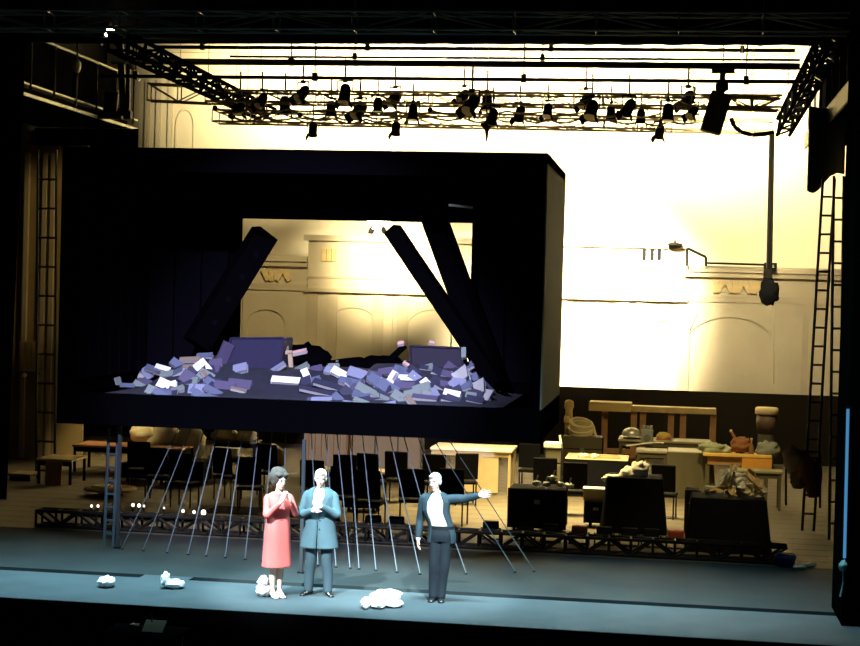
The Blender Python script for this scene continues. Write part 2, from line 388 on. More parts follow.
for px, py, s in ((240, 105, 1.2), (262, 100, 1), (285, 104, 1.1), (303, 93, 1.1), (331, 108, 1), (345, 93, 1.2), (360, 110, 1.2), (378, 104, .9), (395, 98, 1.1), (413, 112, 1), (464, 96, 1), (472, 104, 1.3), (487, 102, 1.1), (493, 116, 1), (586, 100, 1.1), (592, 109, 1.2), (611, 112, .9), (629, 107, 1.1), (641, 116, .9), (668, 112, 1.1), (688, 99, 1.2), (693, 112, .9), (520, 113, 1), (548, 110, .9)):
    hg.append(lantern(at(px, py, 34.0 if len(hg) % 2 else 34.55), '', 'lamps crowded in the lighting rig', random.uniform(-.9, .9), s))
ordinals(hg, ('', 'dark lamps crowded along the lighting truss'))
# loose cables strung along the rig
rc = []
for x0_, x1_, y0_, n_, Yc in ((215, 470, 108, 7, 34.3), (300, 560, 115, 8, 34.9), (430, 700, 110, 7, 34.3), (520, 700, 118, 6, 34.9), (230, 400, 116, 5, 35.2)):
    pts = []; rq = random.Random(int(x0_))
    for k_ in range(n_*6+1):
        f = k_/(n_*6); pts.append(at(x0_+(x1_-x0_)*f, y0_+4*f+3.2*abs(math.sin(f*n_*PI))*(1+.5*math.sin(f*11)), Yc))
    c_ = (pts[0]+pts[-1])/2; t = thing('rig_cable', '', 'cable', c_, 'loose cables along the rig'); MB(c_).path(pts, .022, 6).build('cable', rigm, t, True); MB(c_).ball(pts[0], .06, 8).build('plug', black, t, True); rc.append(t)
ordinals(rc, ('', 'loose sagging cables strung along the lighting rig'))
# cone lamp
co = thing('cone_pendant', 'small dark cone lamp pointing down under the rig at centre', 'lamp', at(487, 126, 35.4))
MB(co.location).lathe(at(487, 126, 35.4), [(.13, .08), (.15, .03), (.05, -.1), (.015, -.34)]).build('cone', metal, co, True)
MB(co.location).tube(at(487, 126, 35.4), at(487, 126, 35.4)+Vector((0, 0, .6)), .03).build('stem', metal, co)
# chain hoist
ch = thing('chain_hoist', 'large dark slanting hoist housing on the right of the rig', 'hoist', at(712, 115, 32.5))
MB(ch.location).beam(at(722, 93, 32.5), at(710, 133, 32.5), .42, .3).build('housing', mat('olive_black', (.035, .032, .015), .8), ch, bevel=.03)
MB(ch.location).tube(at(723, 72, 32.5), at(723, 72, 32.5)+Vector((0, 0, 5)), .012, 6).build('chain', metal, ch)
MB(ch.location).tube(at(722, 93, 32.5), at(723, 72, 32.5), .06).build('hook_shaft', metal, ch)
MB(ch.location).box(at(723, 71, 32.5), (.46, .12, .09)).build('cross_bar', metal, ch)
MB(ch.location).lathe(at(722, 86, 32.5), [(.03, .1), (.13, .05), (.13, -.08), (.05, -.12)]).build('pulley', metal, ch)
# bright lamp in view through the box opening and lamp at upper left, with glow blobs added for their glare
lb = lantern(at(378, 219, 38.5), 'glowing lamp at the top edge of the opening in the hanging box', 'burning lamps', 1.0, 1.3, glow=True)
lb.rotation_euler = (-1.0, 0, -.25)
bp = thing('bare_bulb', 'glowing blob added for the glare of the lamp at the box opening', 'lamp', at(379, 221, 38.2)); MB().ball((0, 0, 0), (.30, .1, .14), 10).build('bulb', lampglow, bp, True); MB().tube((0, 0, .1), (0, 0, .5), .03).build('socket', metal, bp)
lc = lantern(at(109, 33, 30), 'small burning lamp high at the upper left corner', 'burning lamps', .2, 1.0, glow=True)
lc.rotation_euler = (-.6, 0, .0); lc.scale = (.9,)*3
bq = thing('bare_bulb', 'glowing blob added for the glare of the lamp in the upper left corner', 'lamp', at(110, 33, 29.7)); MB().ball((0, 0, 0), (.11, .08, .08), 10).build('bulb', lampglow, bq, True); MB().tube((0, 0, .05), (0, 0, .3), .03).build('socket', metal, bq)
rod_ = MB().tube(at(378, 210, 38.5), at(378, 210, 38.5)+Vector((0, 0, 4.2)), .006).build('lamp_rod', metal); tag(rod_, 'thin rod carrying the glowing lamp behind the box', 'rod')

# left gallery (runs away from us along the left wall)
gx = -14.49
gl = thing('fly_gallery', 'dark fly gallery with pale edge rails at the upper left', 'gallery', (gx-1, 34, 8.3))
o = gl.location
MB(o).bb(gx-2.5, gx-.05, 27, 41.3, 8.35, 8.55).build('deck', velvet, gl)
MB(o).bb(gx-.05, gx, 27, 42, 8.36, 8.43).build('edge_rail', alu, gl)
MB(o).bb(gx-.05, gx, 27, 42, 8.62, 8.66).build('cable_tray', alu, gl)
MB(o).tube((gx, 27, 9.75), (gx, 42, 9.75), .035).build('handrail', alu, gl)
MB(o).bb(gx-.12, gx-.06, 27, 40.4, 8.66, 9.75).build('guard_panel', velvet, gl)
for i in range(11): MB(o).tube((gx, 27.6+i*1.4, 8.5), (gx, 27.6+i*1.4, 9.78), .03).build('post', metal, gl)
MB(o).bb(-20, gx-1.6, 27, 36, 8.56, 13.5).build('rear_masking', black, gl)
dl = []
for px, py in ((77, 66), (133, 64)):
    t = thing('gallery_lamp', '', 'lamp', at(px, py, 37), 'small lamps on the left gallery'); MB().blob((0, 0, 0), (.1, .1, .16), 3, .1, 8).build('housing', alu, t, True); MB().tube((0, 0, .1), (0, 0, 3.6), .02).build('stem', metal, t); dl.append(t)
ordinals(dl, ('', 'two small pale lamps along the left gallery'))
# dark hanging things in front of the pale wall at upper left
for i, (pa, pb, w_) in enumerate((((120, 40), (124, 112), .16), ((129, 36), (128, 115), .10), ((112, 92), (110, 115), .35))):
    t = thing('hanging_strut', ['thick dark strut hanging before the pale wall at upper left', 'thin dark strut right of the thick one at upper left', 'broad dark bracket above the end of the left gallery'][i], 'strut', at(*pa, 39))
    MB(t.location).beam(at(*pa, 39), at(*pb, 39), w_, .1).build('strut', metal, t); MB(t.location).box(at(*pb, 39), (w_*1.8, .16, .2)).build('foot_plate', metal, t)

# right gallery and its dark curved drape
gx = 2.9
gr_ = thing('fly_gallery', 'dark fly gallery with pale slanting edge at the upper right', 'gallery', (gx+1, 32, 7.9)); o = gr_.location
MB(o).bb(gx, gx+2, 26, 37, 7.72, 7.95).build('deck', velvet, gr_)
MB(o).bb(gx-.04, gx, 26, 36.8, 7.62, 7.95).build('edge_beam', mat('dull_alu', (.28, .27, .20), .5, .3), gr_)
MB(o).bb(gx+.25, gx+.3, 26, 36.8, 7.95, 9.2).build('guard_panel', velvet, gr_)
for i in range(8): MB(o).tube((gx, 27+i*1.3, 7.95), (gx, 27+i*1.3, 9.1), .03).build('post', metal, gr_)
MB(o).tube((gx, 26, 9.1), (gx, 36.8, 9.1), .03).build('handrail', metal, gr_)
gi = []
for px, py in ((826, 40), (834, 52), (822, 72), (838, 34)):
    t = thing('gallery_fixture', '', 'lamp', at(px, py, 29), 'pale fittings on the right gallery'); t.rotation_euler = (0, .5, 0)
    MB().tube((0, 0, -.14), (0, 0, .14), .07, 10, .04).build('housing', alu, t); MB().box((.06, 0, 0), (.05, .05, .3)).build('bracket', metal, t); gi.append(t)
ordinals(gi, ('', 'four small pale fittings on the upper right gallery'))
dr = MB(); rows = []
for z, k_ in ((7.9, 0), (7.3, .3), (6.62, .5)):
    row = []
    for i in range(13):
        f = i/12; p = at(813+37*f, 0, 31); row.append(Vector((p.x, 31+.35*math.sin(PI*f), z-(.32*(1-f)*(1 if z < 7.1 else 0))-(0.1*math.sin(PI*2*f) if z < 7.1 else 0))))
    rows.append(row+[v+Vector((0, .04, 0)) for v in row[::-1]])
dr.rings(rows); tag(dr.build('curtain', mat('olive_cloth', (.11, .10, .05), .95), smooth=True), 'dark olive curved drape hanging under the right gallery', 'curtain')

# ladder towers
def ladder(label, p, q, w, n, r, m, group=None, name='ladder'):
    p, q = Vector(p), Vector(q); t = thing(name, label, 'ladder', q, group); s = Vector((w, 0, 0))
    MB(q).tube(p, q, r).build('side_rail', m, t); MB(q).tube(p+s, q+s, r).build('side_rail', m, t)
    me = MB().tube((0, 0, 0), s, r*.8, 6).mesh('rung', m)
    for i in range(1, n): piece(me, 'rung', t, (p+(q-p)*i/n)-q)
    return t
oly = mat('olive_metal', (.05, .05, .035), .6, .4)
ladder('narrow ladder tower at the right, left of the pair', at(823, 178, 30), at(802, 532, 30), .21, 19, .026, oly, 'ladder towers at right')
ladder('broad ladder tower at the far right beside the proscenium', at(834, 176, 29), at(829, 545, 29), .17, 17, .026, oly, 'ladder towers at right')
ladder('ladder on the tan side wall at the far left', at(38, 150, 33), at(36, 528, 33), .42, 13, .03, oly)
lf = ladder('bluish ladder standing on the stage under the left end of the box', at(109, 428, 24.6), ground(104, 547), .15, 9, .026, mat('blue_steel', (.030, .05, .065), .7), name='ladder')
# side wall at left with bars and a lamp
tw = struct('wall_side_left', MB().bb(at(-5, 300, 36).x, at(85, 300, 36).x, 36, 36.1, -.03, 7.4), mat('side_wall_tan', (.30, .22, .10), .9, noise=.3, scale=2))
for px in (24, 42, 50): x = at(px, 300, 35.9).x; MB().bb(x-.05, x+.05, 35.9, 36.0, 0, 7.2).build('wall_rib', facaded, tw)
wl = thing('wall_panel', 'pale paneled board on the tan wall at far left', 'panel', at(28, 372, 35.7))
for px in (24, 30, 36): p = at(px, 341, 35.7); q = at(px, 372, 35.7); MB(wl.location).bb(p.x-.055, p.x+.055, 35.6, 35.7, q.z, p.z).build('slat', palew, wl)
p = at(30, 373, 35.56); t = thing('small_lamp', 'small lamp with glinting bulbs at the foot of the pale board', 'lamp', p)
MB().box((0, 0, 0), (.55, .1, .08)).build('bracket', alu, t); MB().ball((-.12, -.05, -.05), .06).build('bulb', mat('glass_white', (.9, .9, .85), .2), t, True)
# blue light strip on the proscenium
st = thing('light_strip', 'thin vertical blue light strip on the right proscenium edge', 'light strip', at(845, 560, 21.25))
MB(st.location).tube(at(848, 409, 21.25), at(844.5, 558, 21.25), .019, 8).build('tube', mat('blue_strip', (.03, .1, .2), .4, emit=(.06, .24, .46, .9)), st)
MB(st.location).beam(at(848.3, 407, 21.29), at(844.8, 561, 21.29), .07, .03).build('channel', black, st)
cc = thing('cable_clamp', 'small greenish clamp below the blue light strip', 'clamp', at(843, 566, 21.2)); MB().blob((0, 0, 0), (.05, .05, .07), 2).build('clamp_body', mat('greenish', (.2, .4, .4), .5), cc, True); MB().path([(0, 0, -.05), (.01, 0, -.22), (-.02, 0, -.4)], .012).build('cord', mat('greenish', 0), cc)

# ================================================================ THE HANGING BOX
BX0, BX1, BZ0, BZ1, BY0, BY1 = -9.5, -1.88, 1.97, 6.32, 24.0, 28.1
bx = thing('hanging_box', 'huge black open-fronted box hanging above the stage', 'stage box', ((BX0+BX1)/2, 26, BZ0)); o = bx.location
FZ = 2.46
MB(o).bb(BX0, BX1, BY0, BY1, BZ0, FZ).build('base_slab', boxblack, bx)
MB(o).bb(BX0, BX1, BY0, BY1, BZ1-.16, BZ1).build('roof', boxblack, bx)
MB(o).bb(BX0, BX0+.12, BY0, BY1, FZ, BZ1-.16).build('side_wall', boxblack, bx)
MB(o).bb(BX1-.14, BX1-.02, BY0, BY1, FZ, BZ1-.16).build('side_wall', boxblack, bx)
MB(o).bb(BX1-.02, BX1, BY0+.02, BY1, BZ0, BZ1).build('side_cladding', boxside, bx)
# back wall with its opening
h0, h1 = at(240, 218, 27.9), at(468, 380, 27.9)
MB(o).bb(BX0+.12, h0.x, 27.9, BY1, FZ, BZ1-.16).build('back_wall', boxblack, bx)
MB(o).bb(h1.x, BX1-.14, 27.9, BY1, FZ, BZ1-.16).build('back_wall', boxblack, bx)
MB(o).bb(h0.x, h1.x, 27.9, BY1, h0.z, BZ1-.16).build('back_wall', boxblack, bx)
# front fascia
MB(o).bb(BX0+.12, BX1-.14, BY0, BY0+.06, 5.95, BZ1-.16).build('fascia', boxblack, bx)
# dark wall panels inside, each its own board
pmb = MB().box((0, 0, 0), (.46, .05, 3.3)).mesh('wall_panel', mat('box_panel', (.0024, .0022, .0042), .9, spec=.0)); x = BX0+.4
while x < BX1-.3:
    if not (h0.x-.25 < x < h1.x+.25): piece(pmb, 'wall_panel', bx, Vector((x, 27.86, 4.3))-o)
    x += .5
for k_ in range(7): piece(pmb, 'wall_panel', bx, Vector((BX0+.15, 24.6+k_*.5, 4.3))-o, (0, 0, PI/2)); piece(pmb, 'wall_panel', bx, Vector((BX1-.17, 24.6+k_*.5, 4.3))-o, (0, 0, PI/2))
for px in (455,):
    p = at(px, 206, 24.6); MB(o).beam(at(449, 205, 24.6), at(473, 207.5, 24.6), .035, .06).build('bracket', alu, bx)  # thin pale bar added to stand in for a silver glint
# two support posts under the box
for px, lab in ((301, 'narrow dark post under the middle of the hanging box'), (117.5, 'dark post beside the ladder under the left end of the box')):
    q = ground(px, 573 if px > 200 else 548); top = Vector((q.x, q.y, BZ0)); t = thing('support_post', lab, 'post', q)
    MB(q).bb(q.x-.025, q.x+.025, q.y-.025, q.y+.025, .02, BZ0).build('post', mat('post_dark', (.014, .02, .024), .8), t); MB(q).bb(q.x-.05, q.x+.05, q.y-.05, q.y+.05, 0, .02).build('foot_plate', black, t)
# inclined beams
def slant(label, p, q, a, b, name='inclined_beam'):
    p, q = Vector(p), Vector(q); t = thing(name, label, 'beam', q, 'inclined beams in the box')
    MB(q).beam(p, q, a, b).build('beam_body', boxblack, t, bevel=.01)
    n = int((q-p).length/.45)
    d = (q-p).normalized(); rot = d.to_track_quat('Z', 'X').to_matrix()
    for i in range(1, n): MB(q).box(p+(q-p)*i/n+rot@Vector((0, -b/2-.01, 0)) if True else p, (.10, .02, .10), rot).build('bolt_plate', mat('bolt_violet', (.0022, .0022, .004), .9, spec=0), t)
    return t
slant('thick black beam leaning up to the right at the left of the opening', at(265, 233, 27.2), at(196, 345, 26.4), .42, .34)
slant('slim dark beam leaning left across the middle of the opening', at(392, 229, 26.6), at(497, 385, 26.0), .25, .25)
slant('dark beam rising to the ceiling right of the slim beam', at(424, 190, 26.9), at(490, 372, 26.3), .36, .3)

# rubble mound inside the box
from mathutils import noise as _n
def mound(x, y):
    t = min(1, max(0, (y-24.25)/1.7)); e = min(1, max(0, (x-(-8.75))/.9))*min(1, max(0, (-2.55-x)/.8))
    mid = .82 if -6.9 < x < -4.8 else 1
    return FZ+.52*mid*(t*t*(3-2*t))*(e*e*(3-2*e))+.05*_n.noise(Vector((x*1.6, y*1.6, 3)))*e*t
m = MB(); nx, ny = 70, 30; rows = []
for j in range(ny+1):
    rows.append([Vector((BX0+.3+(BX1-BX0-.6)*i/nx, 24.2+3.5*j/ny, mound(BX0+.3+(BX1-BX0-.6)*i/nx, 24.2+3.5*j/ny))) for i in range(nx+1)])
m.rings(rows, caps=False, closed=False)
md = m.build('rubble_heap', mat('heap_cloth', (.014, .016, .034), .95, noise=.6, scale=5, bump=.5), smooth=True)
md.modifiers.new('thick', 'SOLIDIFY').thickness = .02
tag(md, 'dark bluish ground cloth heaped under the scattered books', 'ground cloth')
def on_mound(px, py):
    d = ray(px, py); t = 24.3/d.y
    while t*d.y < 27.6:
        if CAMZ+d.z*t <= mound(d.x*t, d.y*t): break
        t += .01
    return Vector((d.x*t, d.y*t, CAMZ+d.z*t))
# dark low mound of cloth between the blocks
for (px, py, rx, rz, sd) in ((300, 368, .55, .42, 3), (350, 372, .8, .24, 5), (385, 371, .5, .26, 8)):
    p = at(px, py, 26.9)
    tag(MB().blob(p, (rx, .35, rz), sd, .15).build('cloth_mound', boxblack, smooth=True), {300: 'black cloth mound right beside the blue block', 350: 'long low black cloth mound in the middle of the opening', 385: 'black cloth mound left of the dark triangle frame'}[px], 'cloth')
# blue block (left) and dark block (right)
blue = mat('blue_cloth', (.012, .010, .045), .9, noise=.15, bump=.3, scale=14)
def block(label, f, Y, dep, m, name='upholstered_block', lean=.0):
    (x0, y0), (x1, y1), (x2, y2), (x3, y3) = f   # top-left, top-right, bottom-right, bottom-left
    q = [at(x0, y0, Y+lean), at(x1, y1, Y+lean), at(x2, y2, Y), at(x3, y3, Y)]; t = thing(name, label, 'block', (q[2]+q[3])/2)
    v = q+[p+Vector((0, dep, 0)) for p in q]
    MB(t.location).add(v, [(0, 1, 2, 3), (7, 6, 5, 4), (0, 4, 5, 1), (1, 5, 6, 2), (2, 6, 7, 3), (3, 7, 4, 0)]).build('body', m, t, bevel=.03)
    e = [p+Vector((0, -.012, 0)) for p in q]
    MB(t.location).path(e+[e[0]], .014, 6).build('piping', m, t)
    return t
block('large blue-violet block lying among the books at left', ((231, 338), (284, 338), (279, 386), (214, 384)), 25.6, .7, blue, lean=.25)
block('dark violet block beside the slanting beams at right', ((410, 346), (461, 348), (466, 386), (411, 384)), 25.9, .6, mat('dark_violet', (.014, .012, .030), .9, bump=.3), lean=.1)
wg = thing('leaning_board', 'narrow violet board leaning against the left side of the blue block', 'board', at(213, 380, 25.5))
MB(wg.location).beam(at(229, 343, 25.7), at(212, 382, 25.5), .2, .05).build('board', mat('lilac_cloth', (.05, .04, .10), .9), wg)
tf = thing('triangle_frame', 'dark triangle frame of two planks left of the dark block', 'frame', at(390, 366, 26.1))
MB(tf.location).beam(at(405, 345.5, 26.1), at(381, 368, 26.1), .1, .1).build('plank', boxblack, tf)
MB(tf.location).beam(at(381, 367, 26.1), at(413, 371, 26.1), .1, .1).build('plank', boxblack, tf)
# ---------------------------------------------------------------- books on the heap
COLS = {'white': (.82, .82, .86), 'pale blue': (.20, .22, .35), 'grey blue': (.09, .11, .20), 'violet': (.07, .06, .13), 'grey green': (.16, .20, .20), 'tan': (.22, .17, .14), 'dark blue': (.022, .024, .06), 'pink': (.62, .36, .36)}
pagem = mat('book_pages', (.40, .40, .42), .8, noise=.15, scale=40)
BP = {}
def book_proto(col, kind):
    if (col, kind) in BP: return copy_tree(BP[col, kind])
    cm = mat('cover_'+col.replace(' ', '_'), COLS[col], .75)
    t = thing('book', '', 'book')
    if kind == 'open':      # lying open like a shallow roof
        for s in (-1, 1):
            r = Euler((0, s*.42, 0)).to_matrix(); m = MB().box((s*.24, 0, -.11), (.5, .98, .045), r); m.build('cover', cm, t)
            MB().box((s*.235, 0, -.155), (.44, .9, .06), r).build('page_block', pagem, t)
    elif kind == 'fan':     # pages fanned out
        MB().box((0, 0, -.2), (1, 1, .06)).build('cover', cm, t)
        for i in range(5): MB().box((-.05+.05*i, 0, -.1+.09*i), (.86, .94, .02), Euler((0, -.08-.16*i, 0)).to_matrix()).build('page', pagem, t)
    else:
        MB().box((0, 0, -.23), (1, 1, .05)).box((0, 0, .23), (1, 1, .05)).box((-.485, 0, 0), (.03, 1, .46)).build('cover', cm, t)
        MB().box((.0, 0, 0), (.93, .95, .40)).build('page_block', pagem, t)
    BP[col, kind] = t
    return t
books = []
def book(px, py, L, W, T, ang, tilt, col, kind='shut', label=None, Y=None, lift=.0):
    p = on_mound(px, py) if Y is None else at(px, py, Y)
    t = book_proto(col, kind); k_ = 24.9/1600
    t.scale = (L*k_, W*k_, T*k_*2.0 if kind == 'shut' else W*k_)
    R = Matrix.Rotation(math.radians(-ang), 3, 'Y') @ Matrix.Rotation(math.radians(tilt), 3, 'X')
    t.rotation_mode = 'QUATERNION'; t.rotation_quaternion = R.to_quaternion()
    t.location = p+Vector((0, -.02, .03+lift)); t['group'] = 'books scattered over the heap in the box'
    if label: t['label'] = label
    else: books.append((t, col, px, kind))
    return t
B = book
# (px, py, length, width, thickness, screen angle, tilt)
B(119, 385, 14, 7, 3, -72, 30, 'grey green', label='slim pale book standing alone at the left end of the heap')
B(130, 365, 13, 11, 3, 10, 50, 'white', 'open', 'small white open book perched highest at the left end')
B(131, 376, 15, 7, 3, -75, 40, 'white', label='white upright book just below the perched open book')
B(139, 374, 17, 12, 3, -65, 50, 'grey green', 'fan', 'pale green fanned book at the left end of the heap')
B(147, 375, 15, 10, 3, -50, 50, 'pale blue')
B(144, 385, 16, 11, 3, -10, 50, 'violet'); B(153, 393, 14, 10, 3, -20, 60, 'grey green'); B(146, 403, 18, 8, 3, 5, 30, 'grey green')
B(163, 370, 18, 7, 3, -14, 45, 'white'); B(162, 375, 22, 6, 3, -8, 40, 'violet'); B(164, 386, 13, 11, 3, -20, 55, 'white')
B(172, 387, 11, 8, 3, 18, 55, 'white'); B(178, 392, 14, 9, 3, 20, 45, 'grey green'); B(177, 366, 14, 9, 4, -30, 50, 'grey blue')
B(190, 362, 22, 7, 4, 4, 40, 'tan'); B(192, 369, 20, 7, 4, 6, 30, 'tan'); B(190, 381, 20, 14, 4, -30, 60, 'violet')
B(204, 371, 20, 14, 3, -48, 65, 'white', label='white slab of a book leaning on the blue block'); B(197, 392, 17, 12, 4, 0, 60, 'pale blue'); B(213, 386, 19, 9, 4, -28, 45, 'grey blue')
B(213, 393, 20, 8, 3, -25, 40, 'grey blue'); B(225, 388, 22, 10, 4, -3, 55, 'violet'); B(206, 378, 14, 5, 3, -52, 30, 'tan'); B(240, 387, 25, 12, 5, -4, 50, 'violet'); B(239, 392, 17, 5, 3, -10, 20, 'tan')
B(210, 400, 22, 9, 3, -12, 35, 'grey blue'); B(198, 400, 12, 6, 3, 6, 40, 'pale blue'); B(205, 358, 18, 7, 4, 6, 40, 'grey blue'); B(216, 366, 14, 12, 3, 10, 60, 'violet')
B(286, 383, 30, 9, 5, -2, 40, 'white', label='brilliant white thick book lying below the thin-legged stand'); B(307, 378, 18, 8, 3, -66, 60, 'white', 'open', 'white open book standing right of the brilliant white one')
B(278, 370, 19, 6, 4, 34, 40, 'pale blue', label='pale blue book tilted against the right side of the blue block'); B(300, 354, 16, 5, 4, 14, 30, 'pink', label='pink book sticking out high right of the blue block', Y=26.1)
B(284, 351, 11, 6, 4, 6, 40, 'tan', label='tan book topmost on the thin stand by the blue block', Y=26.1); B(277, 360, 6, 10, 4, 10, 60, 'pale blue', Y=25.9, label='small pale book upright between stand and blue block')
B(332, 374, 16, 9, 4, -20, 45, 'pale blue'); B(343, 377, 26, 9, 4, -26, 50, 'white', label='long bright white book slanting down, middle of the heap'); B(358, 376, 22, 12, 4, -16, 50, 'pale blue'); B(352, 385, 28, 10, 4, -10, 40, 'grey blue')
B(322, 402, 21, 6, 4, 3, 35, 'pale blue'); B(349, 406, 13, 6, 4, -4, 35, 'pale blue'); B(361, 404, 16, 6, 4, -18, 35, 'grey green'); B(366, 393, 22, 10, 5, -26, 50, 'grey green'); B(380, 399, 20, 6, 4, -20, 35, 'grey green')
B(330, 388, 36, 9, 4, -14, 30, 'dark blue'); B(318, 394, 40, 6, 4, -10, 30, 'dark blue'); B(376, 383, 18, 12, 4, -30, 50, 'grey blue'); B(388, 390, 22, 13, 4, -30, 55, 'grey blue')
B(375, 377, 16, 8, 4, -10, 40, 'violet'); B(386, 374, 16, 9, 4, 10, 50, 'violet'); B(379, 382, 14, 6, 4, -15, 45, 'white'); B(391, 381, 19, 6, 4, 60, 55, 'white', label='white book standing steeply, left of the bright rectangular one'); B(396, 374, 14, 9, 4, 26, 50, 'grey blue')
B(407, 380, 17, 6, 4, 0, 65, 'white', label='bright white rectangular book right of the steep one'); B(404, 373, 22, 8, 4, -15, 45, 'grey blue'); B(416, 380, 16, 9, 4, -35, 50, 'pale blue'); B(404, 388, 22, 9, 4, 0, 50, 'violet'); B(393, 387, 12, 6, 4, -40, 50, 'white')
B(387, 409, 19, 10, 4, 12, 45, 'pale blue', label='pale violet book lowest on the heap, toward the right'); B(400, 400, 18, 11, 4, -30, 50, 'grey green'); B(413, 396, 18, 10, 4, 15, 50, 'grey green'); B(422, 391, 18, 12, 4, 20, 50, 'grey green')
B(428, 387, 17, 9, 3, -50, 60, 'white', 'open', 'white open book propped like a roof near the dark block'); B(435, 395, 12, 7, 3, -60, 50, 'pale blue'); B(425, 400, 26, 7, 4, -4, 30, 'violet'); B(411, 404, 16, 6, 4, -50, 40, 'tan')
B(438, 383, 14, 8, 4, -20, 40, 'dark blue'); B(447, 387, 16, 8, 4, -5, 40, 'violet')
B(460, 378, 20, 15, 5, 20, 60, 'pale blue', 'fan', 'pale lilac fanned book at the foot of the dark block'); B(467, 376, 8, 8, 3, -40, 50, 'tan'); B(451, 388, 10, 9, 4, 30, 50, 'pale blue'); B(452, 396, 17, 8, 4, -10, 45, 'white'); B(464, 390, 16, 7, 4, 20, 40, 'grey blue')
B(476, 391, 20, 16, 4, 10, 60, 'grey green', 'fan', 'pale green fanned book at the right end of the heap'); B(484, 397, 14, 14, 4, -25, 60, 'grey green', 'fan', 'smaller pale green fanned book, rightmost on the heap'); B(475, 402, 18, 8, 4, -10, 40, 'dark blue')
B(464, 355, 5, 12, 4, 6, 60, 'grey green', Y=25.6, label='thin pale leaf standing in front of the slanting beams'); B(401, 345.5, 7, 5, 3, 10, 40, 'pink', Y=26.0, label='small pink book on the tip of the triangle frame'); B(432, 344.8, 6, 4, 3, -8, 40, 'pink', Y=26.2, label='small pink scrap on top of the dark block'); B(406, 366, 7, 4, 3, -30, 40, 'pink', Y=25.7, label='small pink book at the foot of the triangle frame')
rr = random.Random(11)
for _ in range(105):
    px = rr.uniform(126, 486)
    if 222 < px < 300 and rr.random() < .9: continue
    if 300 < px < 330 and rr.random() < .6: continue
    py = rr.uniform(366 if px > 150 else 378, 402)
    B(px, py, rr.uniform(11, 19), rr.uniform(7, 12), rr.uniform(3, 5), rr.uniform(-45, 35), rr.uniform(25, 60), rr.choice(['grey blue', 'violet', 'dark blue', 'grey green', 'grey blue', 'dark blue', 'pale blue']), lift=-.03)
zones = [(170, 'at the left end'), (232, 'left of the blue block'), (300, 'below the blue block'), (345, 'left of the heap middle'), (385, 'right of the heap middle'), (420, 'left of the dark block'), (450, 'below the dark block'), (999, 'at the right end')]
bk = {}
for t, col, px, kind in books:
    z = next(n for l, n in zones if px < l); bk.setdefault((col, z), []).append(t)
for (col, z), L_ in bk.items(): ordinals(L_, (f'only {col} book {z} of the heap'.replace('block of the heap', 'block').replace('middle of the heap', 'middle'), f'{col} books {z} of the heap'.replace('block of the heap', 'block').replace('middle of the heap', 'middle')))
# thin stand with legs next to the blue block
ts = thing('thin_stand', 'thin-legged tan stand right of the blue block', 'stand', at(290, 378, 26)); o = ts.location
MB(o).beam(at(281, 353, 26), at(292, 352, 26), .06, .05).build('top_bar', mat('tan_bar', (.40, .30, .20), .7), ts)
MB(o).beam(at(290, 353, 26), at(292, 377, 26), .07, .05).build('leg', mat('tan_bar', 0), ts); MB(o).beam(at(281, 353, 26), at(278, 370, 26), .05, .05).build('leg', mat('tan_bar', 0), ts)

# ---------------------------------------------------------------- cables fanned beneath the box
cabs = []
ks = [(205, 167), (218, 188), (232, 206), (243, 225), (259, 245), (272, 262), (286, 280), (311, 318), (325, 336), (336.5, 350), (349, 359), (362, 376), (375, 397), (389, 420), (403, 442), (417, 466), (431, 515), (446, 534), (192, 143), (180, 122)]
for i, (xt, xb) in enumerate(ks):
    xb2 = xb; yb = 553+(xb-166)*.085-(max(0, xb-430)*.12)
    q = ground(xb, yb)
    a_ = at(xt, 438, 24.6); d = ray(xt, 438); tt = 24.6
    p = Vector((a_.x, 24.6, BZ0)); t = thing('cable', '', 'cable', q, 'cables fanned beneath the box')
    MB(q).tube(p, q+Vector((0, 0, .02)), .0085 if i < 18 else .007, 6).build('wire', steel, t); MB(q).lathe(q, [(.025, 0), (.025, .012), (.012, .02)], 8).build('floor_anchor', metal, t)
    cabs.append(t)
ordinals(cabs, ('', 'steel cables fanned from box to stage floor'))

# ================================================================ REAR STAGE CLUTTER
def tableobj(label, px0, px1, pytop, Y, dep, topm, legm, ztop=None, name='table', th=.05, skirt=None, group=None, cat='table'):
    a, b = at(px0, pytop, Y), at(px1, pytop, Y); z = (a.z+b.z)/2 if ztop is None else ztop; t = thing(name, label, cat, ((a.x+b.x)/2, Y+dep/2, 0), group); o = t.location
    MB(o).bb(a.x, b.x, Y, Y+dep, z-th, z).build('table_top', topm, t, bevel=.008)
    if skirt:
        # hanging cloth on the three seen sides
        n = 40; ring = []; w_ = b.x-a.x
        def rg(z_, e):
            r = []
            for (x0, y0, x1, y1) in ((a.x, Y, b.x, Y), (b.x, Y, b.x, Y+dep), (b.x, Y+dep, a.x, Y+dep), (a.x, Y+dep, a.x, Y)):
                for i in range(12):
                    f = i/12; x = x0+(x1-x0)*f; y = y0+(y1-y0)*f; s = e*(1+.5*math.sin(i*2.1+x0)); cx, cy = (a.x+b.x)/2, Y+dep/2
                    r.append(Vector((x+(x-cx)/w_*s, y+(y-cy)/dep*s, z_)))
            return r
        MB(o).rings([rg(z-.02, .02), rg(z*.5, .09), rg(.0, .16)], caps=False).build('skirt_cloth', skirt, t, True)
    else:
        for x in (a.x+.05, b.x-.05):
            for y in (Y+.05, Y+dep-.05): MB(o).bb(x-.025, x+.025, y-.025, y+.025, 0, z-th).build('leg', legm, t)
        MB(o).bb(a.x+.05, b.x-.05, Y+.04, Y+.06, z-th-.1, z-th).build('apron', legm, t)
    return t, Vector(((a.x+b.x)/2, Y+dep/2, z))
